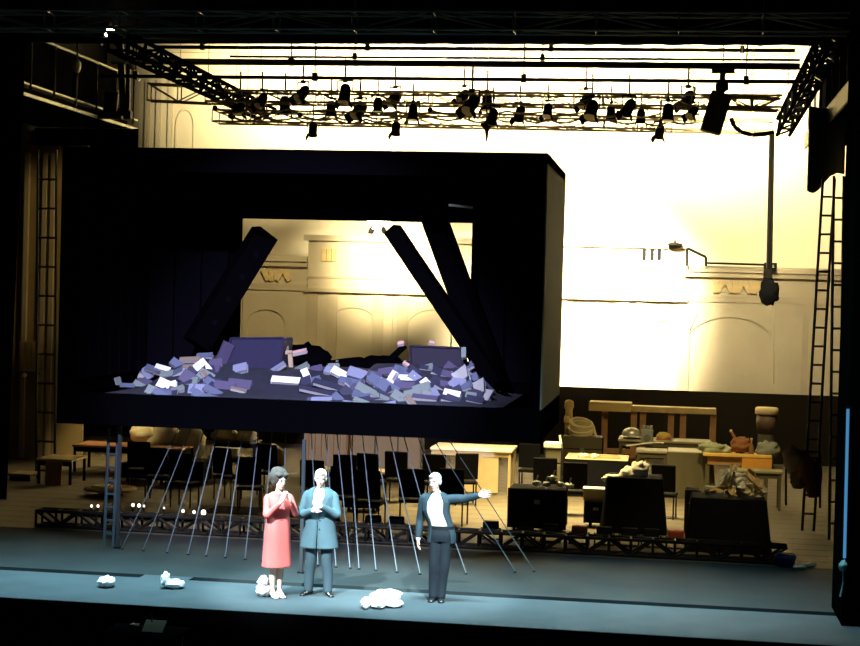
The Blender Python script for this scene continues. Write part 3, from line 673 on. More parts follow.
def caseobj(label, px0, px1, pytop, Y, dep, m, name='flight_case', group=None):
    a, b = at(px0, pytop, Y), at(px1, pytop, Y); z = (a.z+b.z)/2; t = thing(name, label, 'case', ((a.x+b.x)/2, Y+dep/2, 0), group); o = t.location
    MB(o).bb(a.x, b.x, Y, Y+dep, .09, z*.72).build('body', m, t, bevel=.015); MB(o).bb(a.x, b.x, Y, Y+dep, z*.72+.012, z).build('lid', m, t, bevel=.015)
    for x in (a.x, b.x): MB(o).bb(x-.018, x+.018, Y-.012, Y+.03, .09, z).build('corner_rail', metal, t)
    for x in (a.x+.1, b.x-.1):
        for y in (Y+.1, Y+dep-.1): MB(o).tube((x-.02, y, .045), (x+.02, y, .045), .045, 10).build('castor', black, t)
    MB(o).bb((a.x+b.x)/2-.05, (a.x+b.x)/2+.05, Y-.015, Y, z*.66, z*.76).build('latch', alu, t)
    return t, Vector(((a.x+b.x)/2, Y+dep/2, z))
def junk(name, label, cat, px, py, Y, r, m, seed, amp=.25, extra=None):
    p = at(px, py, Y); t = thing(name, label, cat, p)
    MB().blob((0, 0, 0), r, seed, amp).build('body', m, t, True)
    return t
greyw = mat('grey_laminate', (.34, .31, .20), .5); olive = mat('olive_brown', (.10, .085, .04), .8); cloth = mat('cream_cloth', (.75, .66, .42), .9, bump=.4); clothb = mat('black_cloth', (.008, .008, .009), .95, spec=.05, bump=.3)
orange = mat('orange_paint', (.72, .33, .05), .5); paper = mat('paper', (.85, .80, .62), .8); kraft = mat('kraft_paper', (.55, .38, .16), .8); redm = mat('red_paint', (.40, .06, .03), .6)
# right half, near
tA, pA = caseobj('low wide black flight case right of the bright floor patch', 509, 566, 489, 28, .7, clothb)
tB, pB = tableobj('black-draped cart with a white bundle on top', 607, 662, 478, 28.6, .8, clothb, black, skirt=clothb)
tC, pC = tableobj('black-draped table with torn brown papers, front right', 692, 766, 499, 26.9, .8, clothb, black, skirt=clothb)
caseobj('dark case under the small tan box', 585, 607, 501, 29, .5, clothb)
caseobj('tall dark case between tan floor and black-draped table', 686, 700, 490, 28.3, .4, clothb)
bxm = thing('small_box', 'small tan box with white lid on the dark case', 'box', at(594, 500, 29.2)); MB().box((0, 0, .1), (.38, .3, .2)).build('carton', palew, bxm, bevel=.01); MB().box((0, 0, .21), (.4, .32, .03)).build('lid', paper, bxm)
# white bundle: three puffs of cloth
wb = thing('cloth_bundle', 'white crumpled cloth bundle lying on the black cart', 'cloth', at(630, 478, 28.9))
MB().blob((.16, 0, .16), (.17, .15, .14), 3, .3).blob((0, 0, .06), (.2, .16, .12), 6, .3).blob((-.25, -.02, -.02), (.26, .14, .07), 8, .3).build('fabric', mat('white_cloth', (.85, .80, .60), .9, bump=.5), wb, True)
MB().tube((.2, -.12, .0), (.33, -.16, -.14), .025).build('sleeve_end', mat('white_cloth', 0), wb)
# torn papers on table C: several folded sheets
pp = []
rr = random.Random(5)
for i, (px, py, w_, h_, an) in enumerate(((715, 490, .36, .10, -14), (724, 478, .10, .34, 28), (731, 475, .10, .36, 12), (727, 486, .16, .34, -20), (739, 480, .26, .24, 10), (745, 490, .3, .2, -8), (754, 480, .14, .40, -38), (760, 492, .2, .2, 20), (735, 494, .3, .12, 5))):
    t = thing('paper_sheet', '', 'paper', at(px, py, 27.0+.06*i), 'crumpled sheets on the black-draped table'); m = MB()
    rows = [[Vector((w_*(u/4-.5)+.02*rr.uniform(-1, 1), .05*math.sin(u*1.7+v)+.03*rr.uniform(-1, 1), h_*(v/4-.5))) for u in range(5)] for v in range(5)]
    m.rings(rows, caps=False, closed=False); ob = m.build('sheet', [kraft, paper, mat('pale_kraft', (.70, .58, .30), .8)][i % 3], t); ob.modifiers.new('s', 'SOLIDIFY').thickness = .01; t.rotation_euler = (0, math.radians(an), .3*rr.uniform(-1, 1)); pp.append(t)
ordinals(pp, ('', 'crumpled brown sheets on the black-draped table'))
# small glinting things on case A
gl_ = []
for px, py in ((536, 483), (546, 484), (553, 478), (560, 484), (569, 486)):
    t = thing('small_prop', '', 'prop', at(px, py, 28.2), 'small props on the black flight case'); MB().blob((0, 0, 0), (.075, .05, .045), px, .5, 8).build('body', mat('silver_prop', (.6, .6, .45), .4, .3), t, True); MB().tube((0, 0, .03), (.03, 0, .14), .014).build('stem', alu, t); gl_.append(t)
ordinals(gl_, ('', 'small glinting props on the wide flight case'))
# row of floor lamps behind the truss
fl = []
for px, colr, nm in ((490, clothb, 'black'), (525, clothb, 'black'), (550, clothb, 'black'), (579, redm, 'red'), (604, clothb, 'black'), (629, clothb, 'black'), (651, clothb, 'black'), (676, redm, 'red'), (697, clothb, 'black'), (716, mat('navy', (.03, .04, .10), .7), 'black'), (740, clothb, 'black'), (761, redm, 'red'), (330, clothb, 'black'), (372, clothb, 'black'), (395, clothb, 'black')):
    p = at(px, 534+(px-490)*.055, 27.0); t = thing('floor_lamp_unit', '', 'lamp', (p.x, 27.1, 0), 'box lamps standing behind the floor truss')
    MB().box((0, 0, .20), (.28, .2, .22), taper=.92).build('housing', colr, t, bevel=.015); MB().box((0, -.11, .2), (.22, .012, .16)).build('front_glass', mat(nm+'_glass', (.35, .07, .03) if nm == 'red' else (.01, .012, .02), .3), t)
    MB().path([(-.16, 0, .0), (-.16, 0, .2)], .015).path([(.16, 0, 0), (.16, 0, .2)], .015).box((0, 0, .01), (.36, .12, .02)).build('stand', metal, t); fl.append((t, nm))
for nm in ('black', 'red'): ordinals([t for t, n_ in fl if n_ == nm], ('', nm+' box lamps standing behind the floor truss'))
# trusses lying on the floor
truss('long dark truss lying on the floor along the rear edge, right part', at(440, 545, 26.05)*1, at(800, 566, 26.05), .3, .26, .36, .022, .022, cat='truss', name='floor_truss') if False else None
for x0, x1, lab in ((-3.7, 1.95, 'dark truss lying along the rear stage edge, right of the man in the open suit'), (-10.6, -3.8, 'dark truss lying along the rear stage edge behind the fanned cables')):
    truss(lab, (x0, 25.95, .03), (x1, 25.95, .03), .28, .25, .36, .028, .022, name='floor_truss')
# right half, far
tD, pD = tableobj('pale table with an orange sheet, right behind the box edge', 565, 628, 459, 33.5, 1.1, mat('pale_laminate', (.75, .62, .34), .5), black, skirt=clothb)
q = thing('orange_sheet', 'orange sheet lying on the pale table', 'sheet', (pD.x+.08, pD.y-.1, pD.z)); MB().box((0, 0, .012), (.75, .6, .02), Euler((0, 0, .15)).to_matrix()).build('sheet', orange, q)
for i, (dx, lab) in enumerate(((-.28, 'white crumpled paper at the left of the orange sheet'), (-.05, 'larger white crumpled paper beside the orange sheet'))):
    t = thing('crumpled_paper', lab, 'paper', pD+Vector((dx, -.4, .04))); MB().blob((0, 0, 0), (.11, .09, .06), 3+i, .3, 9).build('wad', paper, t, True)
tE = thing('wooden_rack', 'long wooden trestle rack standing in front of the black masking wall', 'rack', (at(652, 410, 38).x, 38, 0)); o = tE.location
a, b, c = at(590, 402.5, 38), at(632, 405, 38), at(716, 409.5, 38)
MB(o).bb(a.x, b.x, 37.5, 38.1, a.z-.16, a.z+.05).build('shelf', mat('shelf_pale', (.78, .58, .24), .6), tE, bevel=.01); MB(o).bb(b.x+.01, c.x, 37.7, 38.1, b.z-.14, b.z).build('shelf', palew, tE, bevel=.01)
for px in (605, 634, 643, 671, 683, 713): x = at(px, 420, 38).x; MB(o).bb(x-.07, x+.07, 37.8, 37.95, 0, b.z-.14).build('leg', wood, tE)
MB(o).bb(at(600, 0, 38).x, c.x, 37.84, 37.9, .5, .62).build('stretcher', wood, tE)
# chest with hose coil
tF, pF = caseobj('brown chest under the coiled hose', 562, 603, 437, 36, .6, olive, name='chest')
t = thing('hose_coil', 'pale coiled hose lying on the brown chest', 'hose', pF+Vector((-.05, 0, .1)))
def torus(m, c, R_, r, rot, n=22, k=8):
    m.rings([[Vector(c)+rot@(Vector(((R_+r*math.cos(2*PI*j/k))*math.cos(2*PI*i/n), (R_+r*math.cos(2*PI*j/k))*math.sin(2*PI*i/n)*.8, r*math.sin(2*PI*j/k)))) for j in range(k)] for i in range(n+1)], caps=False); return m
m = MB()
for i in range(4): torus(m, (0, 0, .06*i), .24+.015*(i % 2), .045, Euler((.5, 0, .2*i)).to_matrix())
m.build('coil', mat('pale_hose', (.62, .52, .28), .6), t, True); MB().tube((.26, 0, .14), (.34, -.1, -.1), .035).build('hose_end', mat('pale_hose', 0), t)
for px, py, hh, lab, r_ in ((569, 411, .32, 'short tan bollard standing behind the hose coil', .09), (568, 425, .3, 'tan post just left of the hose coil', .08)):
    p = at(px, py, 36.6); t = thing('tan_post', lab, 'post', p); MB().lathe((0, 0, 0), [(r_, -hh), (r_*.9, hh*.1), (r_*1.25, hh*.3), (r_*1.1, hh*.7), (r_*.4, hh*.8)]).build('shaft', palew, t, True); MB().tube((0, 0, -hh), (0, 0, -p.z), .05).build('pole', wood, t)
caseobj('narrow dark plinth under the white basket at the box edge', 545, 562, 448, 31.9, .35, olive, name='plinth')
t = thing('white_basket', 'small white basket with raised handle by the edge of the box', 'basket', at(553, 445, 32)); MB().box((0, 0, 0), (.36, .25, .12)).build('bowl', mat('cool_white', (.6, .62, .5), .6), t, bevel=.02); MB().beam((.16, 0, .05), (.13, 0, .2), .04).build('handle', mat('cool_white', 0), t)
# grey tables behind
tG, pG = tableobj('long grey table with the grey machine and red bag', 618, 712, 441, 36.2, .9, greyw, olive)
tH, pH = tableobj('grey table in front of the long grey one, with a folded sheet', 636, 668, 451, 34.5, .7, greyw, olive)
tI, pI = tableobj('olive grey table left of the orange bench', 668, 712, 452, 34, .9, greyw, olive, skirt=olive)
t = thing('silver_helmet', 'rounded silver helmet at the left end of the grey table', 'helmet', pG+Vector((-.75, -.2, .0))); MB().ball((0, 0, .1), (.22, .2, .16)).build('dome', mat('silver', (.6, .58, .48), .35, .6), t, True); MB().lathe((0, 0, .04), [(.24, 0), (.27, .01), (.24, .03)]).build('brim', mat('silver', 0), t)
t = thing('grey_machine', 'grey metal machine with three tubes standing on the grey table', 'machine', at(647, 444, 36.3)); MB().box((0, 0, .16), (.26, .26, .34)).build('body', mat('grey_metal', (.35, .37, .33), .5, .3), t, bevel=.02)
for i in range(3): MB().tube((-.08+.08*i, -.05, .33), (-.08+.08*i, -.05, .42), .035).build('tube', mat('grey_metal', 0), t)
MB().tube((0, -.14, .15), (0, -.17, .15), .08, 14).build('dial', alu, t)
t = thing('red_yellow_bag', 'small bag, yellow above and red below, right of the grey machine', 'bag', at(664, 444, 36.5)); MB().blob((0, 0, .06), (.2, .14, .1), 7, .15).build('red_body', redm, t, True); MB().blob((-.02, 0, .18), (.16, .12, .09), 8, .15).build('yellow_top', mat('yellow', (.62, .48, .10), .7), t, True)
t = thing('folded_sheet', 'pale bent sheet lying along the grey table edge', 'sheet', at(640, 446, 34.6)); m = MB(); rows = [[Vector((x, y, .04+.05*math.sin(x*4))) for y in (0, .2)] for x in [-.3+.08*i for i in range(11)]]; m.rings(rows, caps=False, closed=False); ob = m.build('sheet', mat('dull_paper', (.55, .52, .38), .8), t); ob.modifiers.new('s', 'SOLIDIFY').thickness = .012
for i, (px, py, r_, mt, lab) in enumerate(((712, 447, (.30, .2, .12), mat('sage', (.30, .33, .20), .8), 'sage green bundle left on the orange bench'), (724, 449, (.16, .14, .1), mat('sage_pale', (.45, .46, .32), .8), 'small pale green bundle on the orange bench'), (741, 444, (.21, .2, .17), mat('rust', (.26, .10, .035), .8), 'rust brown bundle heaped on the orange bench'), (768, 449, (.24, .2, .18), mat('steel_cloth', (.24, .25, .20), .8), 'grey bag slumped at the right end of the orange bench'))):
    junk('cloth_bundle' if i != 3 else 'slumped_bag', lab, 'bundle', px, py+1, 33.72, r_, mt, 20+i)
for i, (xa, ya, xb, yb, lab) in enumerate(((731, 431, 739, 446, 'red-brown prop leg leaning left out of the rust bundle'),)):
    a, b = at(xa, ya, 33.72), at(xb, yb, 33.72); t = thing('prop_leg', lab, 'prop', b); MB(b).tube(a, b, .025, 8, .05).build('leg', mat('rust', 0), t); MB(b).ball(a, (.03, .03, .035), 8).build('knob', palew, t, True)
tJ = thing('long_bench', 'long yellow and orange bench seat with pale top edge', 'bench', (at(740, 460, 33.5).x, 33.5, 0)); o = tJ.location
a, b, c = at(703, 455, 33.5), at(772, 459, 33.5), at(742, 460, 33.5)
MB(o).bb(a.x, b.x, 33.5, 33.95, a.z-.02, a.z+.05).build('top_board', mat('bench_yellow', (.80, .52, .12), .5), tJ, bevel=.01); MB(o).bb(c.x, b.x, 33.5, 33.56, a.z-.28, a.z-.03).build('front_panel', orange, tJ); MB(o).bb(a.x+.1, c.x-.01, 33.6, 33.66, a.z-.2, a.z-.03).build('front_panel', wood, tJ)
for x in (a.x+.1, c.x, b.x-.1): MB(o).bb(x-.04, x+.04, 33.62, 33.7, 0, a.z-.2).build('leg', olive, tJ)
tableobj('low olive shelf in front of the orange bench', 738, 783, 471, 32.6, .5, mat('olive_top', (.28, .27, .14), .6), olive)
t = thing('white_chair_back', 'small white chair back left of the torn papers', 'chair', at(711, 494, 28.4)); MB().path([(-.1, 0, -.2), (-.1, 0, .12), (.2, 0, .12), (.2, 0, -.05)], .025).build('frame', mat('cool_white', 0), t); MB().box((.05, -.05, -.1), (.3, .3, .03)).build('seat', olive, t)
for x in (-.1, .2):
    for y in (0, -.2): MB().tube((x, y, -t.location.z), (x, y, -.1), .015, 6).build('leg', mat('cool_white', 0), t)
t = thing('barrel_stool', 'brown barrel stool with pale top against the black masking wall', 'stool', at(766, 433, 40)); MB().lathe((0, 0, 0), [(.22, 0), (.25, .25), (.24, .45)]).build('barrel', mat('barrel_brown', (.10, .055, .022), .7), t, True); MB().lathe((0, 0, .45), [(.25, 0), (.28, .02), (.28, .15), (.25, .18)]).build('lid', palew, t, True); MB().lathe((0, 0, -at(766, 433, 40).z), [(.2, 0), (.2, at(766, 433, 40).z)]).build('base', olive, t)
# draped costume pile at right
t = thing('brown_bottle', 'slim brown bottle standing right of the rust bundle on the orange bench', 'bottle', at(751, 455, 33.6)); MB().lathe((0, 0, 0), [(.05, 0), (.055, .02), (.055, .16), (.02, .24), (.02, .32)], 10).build('glass_body', mat('bottle_brown', (.25, .12, .05), .3), t, True); MB().lathe((0, 0, .32), [(.025, 0), (.025, .03)], 8).build('cork', palew, t)
t = thing('costume_rack', 'dim costume rack with grey and rust clothes at the far right', 'clothes rack', (at(802, 500, 30).x, 30, 0)); o = t.location
MB(o).path([at(786, 505, 30), at(786, 452, 30), at(820, 452, 30), at(820, 508, 30)], .02).build('frame', metal, t)
for i, (px, py, r_, mt) in enumerate(((794, 460, (.2, .12, .26), mat('grey_garment', (.26, .22, .18), .9)), (803, 470, (.18, .12, .32), mat('rust_garment', (.28, .12, .09), .9)), (799, 478, (.17, .1, .2), olive), (813, 478, (.16, .1, .36), mat('red_dark', (.16, .05, .05), .9)))):
    MB(o).blob(at(px, py, 29.95), r_, 30+i, .18).build('garment', mt, t, True)
t = thing('blue_bucket', 'small blue bucket on the floor by the right end of the truss', 'bucket', ground(786, 568)+Vector((0, .15, 0))); MB().lathe((0, 0, 0), [(.13, 0), (.17, .16), (.18, .17), (.16, .165), (.12, .02)]).build('pail', mat('blue_plastic', (.03, .08, .30), .5), t, True); MB().path([(-.17, 0, .16), (-.1, -.05, .22), (.1, -.05, .22), (.17, 0, .16)], .008).build('handle', alu, t)
for i, (px, py, lab) in enumerate(((800, 569, 'left white scrap of paper on the floor near the blue bucket'), (810, 567, 'right white scrap of paper on the floor near the blue bucket'))):
    t = thing('paper_scrap', lab, 'paper', ground(px, py)); MB().blob((0, 0, .03), (.10, .06, .03), i+50, .4, 8).build('scrap', paper, t, True)
# middle, seen through the cables: big pale table, chairs, brown cupboard
tK, pK = tableobj('big pale table right of the raised arm of the man in the suit', 430, 512, 449, 33, 1.2, mat('pale_cloth_top', (.80, .72, .48), .7), palew)
MB(tK.location).bb(at(474, 0, 33).x, at(511, 0, 33).x, 33.05, 33.1, .05, pK.z-.05).build('side_board', mat('tan_board', (.66, .52, .28), .7), tK)
chs = []
def chair(px, Y, face, m=clothb, proto=[]):
    x = at(px, 480, Y).x
    if not proto:
        t = thing('orchestra_chair', '', 'chair', (x, Y, 0), 'black chairs on the rear stage')
        MB().box((0, 0, .45), (.46, .44, .06)).build('seat', m, t, bevel=.015); MB().box((0, .21, .78), (.46, .04, .52), Euler((-.12, 0, 0)).to_matrix()).build('backrest', m, t, bevel=.015)
        for sx in (-.2, .2):
            for sy in (-.18, .18): MB().tube((sx, sy, 0), (sx, sy, .43), .015, 6).build('leg', metal, t)
        proto.append(t); o = t
    else: o = copy_tree(proto[0]); o.location = (x, Y, 0)
    o.rotation_euler = (0, 0, face); chs.append(o)
for px, Y, fc in ((436, 31, 3.1), (465, 31.4, 3.4), (372, 30.6, 2.9), (345, 30.2, 3.3), (398, 31.2, 3.1), (455, 28.6, 3.0), (412, 28.3, 3.3), (372, 27.8, 3.0), (345, 28.2, 3.2), (250, 29, 3.3), (228, 30.5, 2.8), (158, 30, 3.2), (185, 29.2, 3.0), (140, 31, 3.3), (530, 34, 3.1), (545, 31.2, 3.2), (665, 30.8, 3.0), (575, 30.6, 3.2), (315, 29, 3.1), (270, 31.5, 3)): chair(px, Y, fc)
ordinals(chs, ('', 'black chairs standing about the rear stage'))
caseobj('black case behind the suited man, under the cables', 424, 446, 500, 28.9, .5, clothb, group='black cases')
caseobj('black case right behind the coat man, low', 343, 378, 500, 29.5, .6, clothb, group='black cases')
tableobj('long tan table seen through the cables behind the coat man', 302, 420, 471, 31.8, .6, mat('tan_top', (.45, .34, .15), .6), black)
cu = thing('brown_cupboard', 'brown slatted cupboard behind the cables under the box', 'cupboard', (at(325, 450, 35).x, 35, 0)); o = cu.location
a, b = at(303, 437, 35), at(346, 466, 35); MB(o).bb(a.x, b.x, 35.1, 35.6, .0, a.z+.6).build('carcass', wood, cu)
for i in range(7): x = a.x+(b.x-a.x)*(i+.5)/7; MB(o).bb(x-.055, x+.055, 35.03, 35.1, .1, a.z+.55).build('slat', mat('slat_brown', (.30, .20, .09), .7), cu)
cv = thing('dark_cupboard', 'dark brown cupboard behind the cables, right of the slatted one', 'cupboard', (at(385, 450, 35).x, 35, 0)); o = cv.location
a, b = at(352, 437, 35), at(420, 466, 35); MB(o).bb(a.x, b.x, 35.1, 35.6, .0, a.z+.6).build('carcass', olive, cv)
for i in range(3): x0 = a.x+(b.x-a.x)*i/3; MB(o).bb(x0+.02, x0+(b.x-a.x)/3-.02, 35.05, 35.1, .1, a.z+.5).build('door', mat('slat_brown', 0), cv)
t = thing('gold_cushion', 'golden cushion showing above the woman in red', 'cushion', at(277, 456, 33)); MB().blob((0, 0, 0), (.16, .1, .26), 12, .12).build('cover', mat('gold', (.50, .36, .10), .6), t, True); t.rotation_euler = (0, -.5, 0); MB().tube((0, 0, .2), (0, 0, .28), .03).build('tassel', mat('gold', 0), t)
# left half
tL, pL = tableobj('low shelf with a bright white box, left of the woman', 208, 244, 456, 33.5, .6, palew, olive)
t = thing('white_box', 'bright white flat box on the low shelf', 'box', pL+Vector((-.05, -.1, .05))); MB().box((0, 0, .03), (.55, .3, .12)).build('body', mat('bright_paper', (.9, .85, .62), .7), t, bevel=.01); MB().box((0, 0, .1), (.57, .32, .02)).build('lid', paper, t)
t = thing('pale_cloth', 'pale twisted cloth hanging below the low shelf', 'cloth', at(219, 472, 32)); MB().blob((-.03, 0, .13), (.06, .05, .2), 4, .3).blob((.04, 0, -.14), (.08, .05, .16), 5, .3).build('fabric', cloth, t, True); t.rotation_euler = (0, -.4, 0)
for i, (px, py, rx, rz, lab) in enumerate(((145, 434, .34, .26, 'cream sack, leftmost of the three under the box'), (164, 441, .48, .36, 'large cream sack, middle of the three under the box'), (191, 442, .32, .42, 'tall cream sack, rightmost of the three under the box'))):
    t = thing('cream_sack', lab, 'sack', at(px, py, 35), 'cream sacks under the box'); MB().blob((0, 0, 0), (rx, .3, rz), 60+i, .15).build('sack_body', cloth, t, True); MB().tube((0, 0, rz*.8), (0, 0, rz*1.15), .06, 8, .1).build('neck', cloth, t)
tM, pM = tableobj('rust-coloured long table under the cream sacks', 72, 182, 447, 33.8, 1.0, mat('rust_top', (.30, .13, .06), .6), black)
tN, pN = tableobj('dark table with a pale board and orange side panel, far left', 36, 72, 459, 31.5, .9, palew, black)
x0, x1 = at(57, 0, 31.5).x, at(73, 0, 31.5).x; MB(tN.location).bb(x0, x1, 31.44, 31.5, at(60, 499, 31.5).z, pN.z-.05).build('side_panel', mat('orange_wood', (.50, .27, .08), .6), tN)
tO, pO = tableobj('small dim table at the far left edge', 8, 30, 474, 31.8, .6, mat('dim_wood', (.26, .20, .09), .7), black)
t = thing('round_table', 'low round brown table beside the ladder', 'table', (at(105, 490, 30).x, 30.3, 0)); z = at(105, 489, 30).z
MB().lathe((0, 0, z-.05), [(.5, 0), (.52, .02), (.5, .05)], 28).build('table_top', mat('round_brown', (.48, .32, .12), .6), t, True); MB().tube((0, 0, .02), (0, 0, z-.05), .05).build('pedestal', black, t); MB().lathe((0, 0, 0), [(.25, 0), (.25, .03), (.05, .05)]).build('foot', black, t)
t = thing('yellow_folder', 'yellow folder lying on the round brown table', 'folder', (at(97, 489, 30).x, 30.2, z)); MB().box((0, 0, .02), (.3, .25, .03)).build('cover', mat('yellow_paper', (.75, .58, .2), .7), t); MB().box((.01, 0, .037), (.27, .22, .008)).build('sheet', paper, t)
tableobj('small olive table under the tan bundles below the box', 213, 256, 441, 34.8, .6, olive, black)
caseobj('wide black case standing left of the cables under the sacks', 122, 152, 463, 32.4, .7, clothb)
caseobj('second wide black case under the sacks, right of the first', 156, 203, 461, 32.2, .7, clothb)
for i, (px, py, rx, lab) in enumerate(((225, 436, .3, 'olive tan bundle hanging just under the box, right of the sacks'), (247, 436, .22, 'bright tan bundle just under the box, behind the woman'))):
    junk('tan_bundle', lab, 'bundle', px, py, 35, (rx, .2, .16), mat('bundle_tan', (.48, .38, .18), .8), 70+i)
# small indicator bulbs
bl = []
for px, py, s_ in ((91.5, 506, .022), (98, 506, .022), (133, 505, .03), (139, 505.5, .03), (144, 506, .018), (164, 508, .016), (183, 511, .028), (194, 512, .028), (203.5, 512.5, .045)):
    p = at(px, py, 27.5); t = thing('indicator_lamp', '', 'lamp', p, 'tiny white bulbs on the dark rack'); MB().ball((0, 0, 0), (s_, s_, s_*1.1), 8).build('bulb', mat('bulb_glow', (1, .9, .85), .4, emit=(1, .85, .8, 3)), t, True); MB().tube((0, 0, -s_), (0, 0, -.12), .012).build('socket', black, t); bl.append(t)
ordinals(bl, ('', 'tiny glowing bulbs on the dark rack behind the cables'))
t = thing('equipment_rack', 'low dark equipment rack carrying the tiny glowing bulbs', 'rack', (at(150, 515, 27.5).x, 27.5, 0)); o = t.location; a, b = at(84, 0, 27.5).x, at(214, 0, 27.5).x; z = at(150, 509, 27.5).z-.12
MB(o).bb(a, b, 27.4, 27.9, z-.07, z).build('shelf', clothb, t)
for x in (a+.05, (a+b)/2, b-.05): MB(o).bb(x-.03, x+.03, 27.42, 27.8, 0, z-.07).build('leg', black, t)
tableobj('long low black-draped riser behind the left end of the floor truss', 38, 196, 518, 28.3, 1.1, clothb, black, skirt=clothb, name='riser', cat='riser')
tableobj('low black-draped riser behind the woman in red', 206, 296, 514, 28.6, .9, clothb, black, skirt=clothb, name='riser', cat='riser')
# things lying on the front stage
wht = mat('white_paper', (.82, .84, .84), .8)
def heap(label, px, py, parts, name='paper_bouquet', cat='bouquet'):
    q = ground(px, py); t = thing(name, label, cat, q)
    for i, (dx, dz, rx, rz, an) in enumerate(parts):
        MB().blob((dx, -.02*i, rz+dz), (rx, .13, rz), 80+i+px, .18).build('wrapper' if i else 'bundle', wht, t, True)
    return t
heap('small white parcel on the front floor, leftmost', 106, 587, [(0, 0, .12, .075, 0), (.03, .02, .07, .06, 0)], 'white_parcel', 'parcel')
heap('white parcel with raised corner, second from the left on the floor', 172, 588, [(0.02, 0, .15, .06, 0), (-.09, .02, .05, .10, 0)], 'white_parcel', 'parcel')
heap('white bag on the floor just behind the heels of the woman in red', 264, 596, [(0, 0, .11, .09, 0), (-.01, .12, .07, .08, 0)], 'white_bag', 'bag')
heap('little white parcel at the left of the larger pile', 366, 608, [(0, 0, .065, .07, 0), (.01, .0, .05, .05, 0)], 'white_parcel', 'parcel')
heap('large white paper bundle on the floor between the two men', 388, 606, [(0, .09, .19, .065, 0), (-.15, .06, .1, .06, 0), (.07, 0, .13, .055, 0)])
heap('pale bluish bundle lying in front of the large white one', 378, 608, [(0, 0, .1, .05, 0), (.04, .02, .05, .04, 0)])
# pit: desk with scores, music stands, dim
t = thing('pit_desk', 'dim reddish-brown desk panel in the dark below the stage edge', 'desk', (at(140, 640, 18.5).x, 18.5, -3.2)); o = t.location; a, b = at(106, 632, 18.5), at(182, 632, 18.5)
MB(o).bb(a.x, b.x, 18.5, 18.56, -3.2, a.z).build('front_panel', mat('pit_brown', (.16, .08, .06), .9), t); MB(o).bb(a.x, b.x, 18.3, 18.9, a.z, a.z+.03).build('desk_top', velvet, t)
t = thing('score_sheets', 'faint pale sheets on the desk below the stage edge', 'paper', (at(152, 617, 18.5).x, 18.6, a.z+.03)); MB().box((0, 0, .05), (.26, .2, .02), Euler((.6, 0, 0)).to_matrix()).build('sheet', mat('score_paper', (.10, .10, .06), .9), t); MB().box((-.25, 0, .05), (.1, .12, .03)).build('sheet', mat('score_paper', 0), t); MB().beam((-.03, 0, .1), (-.04, 0, .2), .015).build('marker', mat('score_paper', 0), t)
# ================================================================ PEOPLE
def cat(pts, n=6):
    """Catmull-Rom through tuples"""
    out = []; P_ = [pts[0]]+list(pts)+[pts[-1]]
    for i in range(1, len(P_)-2):
        for k in range(n):
            t = k/n; out.append(tuple(.5*(2*b+(c-a)*t+(2*a-5*b+4*c-d)*t*t+(3*b-a-3*c+d)*t**3) for a, b, c, d in zip(P_[i-1], P_[i], P_[i+1], P_[i+2])))
    out.append(tuple(pts[-1])); return out
def limb(m, pts, n=12, sub=5):
    """pts: (x,y,z,r); tapered tube with rounded ends"""
    q = cat(pts, sub); V = [Vector(p[:3]) for p in q]; rr = []
    d0 = (V[1]-V[0]).normalized(); d1 = (V[-1]-V[-2]).normalized()
    ref = Vector((0, 1, 0)) if abs(d0.y) < .8 else Vector((1, 0, 0))
    def ring(c, d, r):
        a = d.cross(ref).normalized(); b = d.cross(a).normalized()
        return [c+(a*math.cos(2*PI*i/n)+b*math.sin(2*PI*i/n))*r for i in range(n)]
    rr.append(ring(V[0]-d0*q[0][3]*.8, d0, q[0][3]*.3)); rr.append(ring(V[0]-d0*q[0][3]*.45, d0, q[0][3]*.75))
    for i, v in enumerate(V):
        d = (V[min(i+1, len(V)-1)]-V[max(i-1, 0)]).normalized(); rr.append(ring(v, d, q[i][3]))
    rr.append(ring(V[-1]+d1*q[-1][3]*.45, d1, q[-1][3]*.75)); rr.append(ring(V[-1]+d1*q[-1][3]*.8, d1, q[-1][3]*.3))
    m.rings(rr)
def trunk(m, secs, n=24, grow=0, gap=None, zmin=None, wob=0):
    """secs: (z, cx, cy, rx, ry); gap(z)-> half angle of the front opening (None: closed)"""
    q = [p for p in cat(secs, 5)]; rr = []
    for (z, cx, cy, rx, ry) in q:
        g = gap(z) if gap else 0; r = []
        for i in range(n+(1 if gap else 0)):
            a = -PI/2+g+(2*PI-2*g)*i/n if gap else 2*PI*i/n
            c_, s_ = math.cos(a), math.sin(a); e = .86
            x = math.copysign(abs(c_)**e, c_)*(rx+grow); y = math.copysign(abs(s_)**e, s_)*(ry+grow)
            k = 1+wob*math.sin(a*7+z*3); r.append(Vector((cx+x*k, cy+y*k, z)))
        rr.append(r)
    m.rings(rr, caps=not gap, closed=not gap)
def remesh(o, vox, smooth=2):
    r = o.modifiers.new('r', 'REMESH'); r.mode = 'VOXEL'; r.voxel_size = vox; r.use_smooth_shade = True
    if smooth: s_ = o.modifiers.new('s', 'SMOOTH'); s_.iterations = smooth; s_.factor = .5
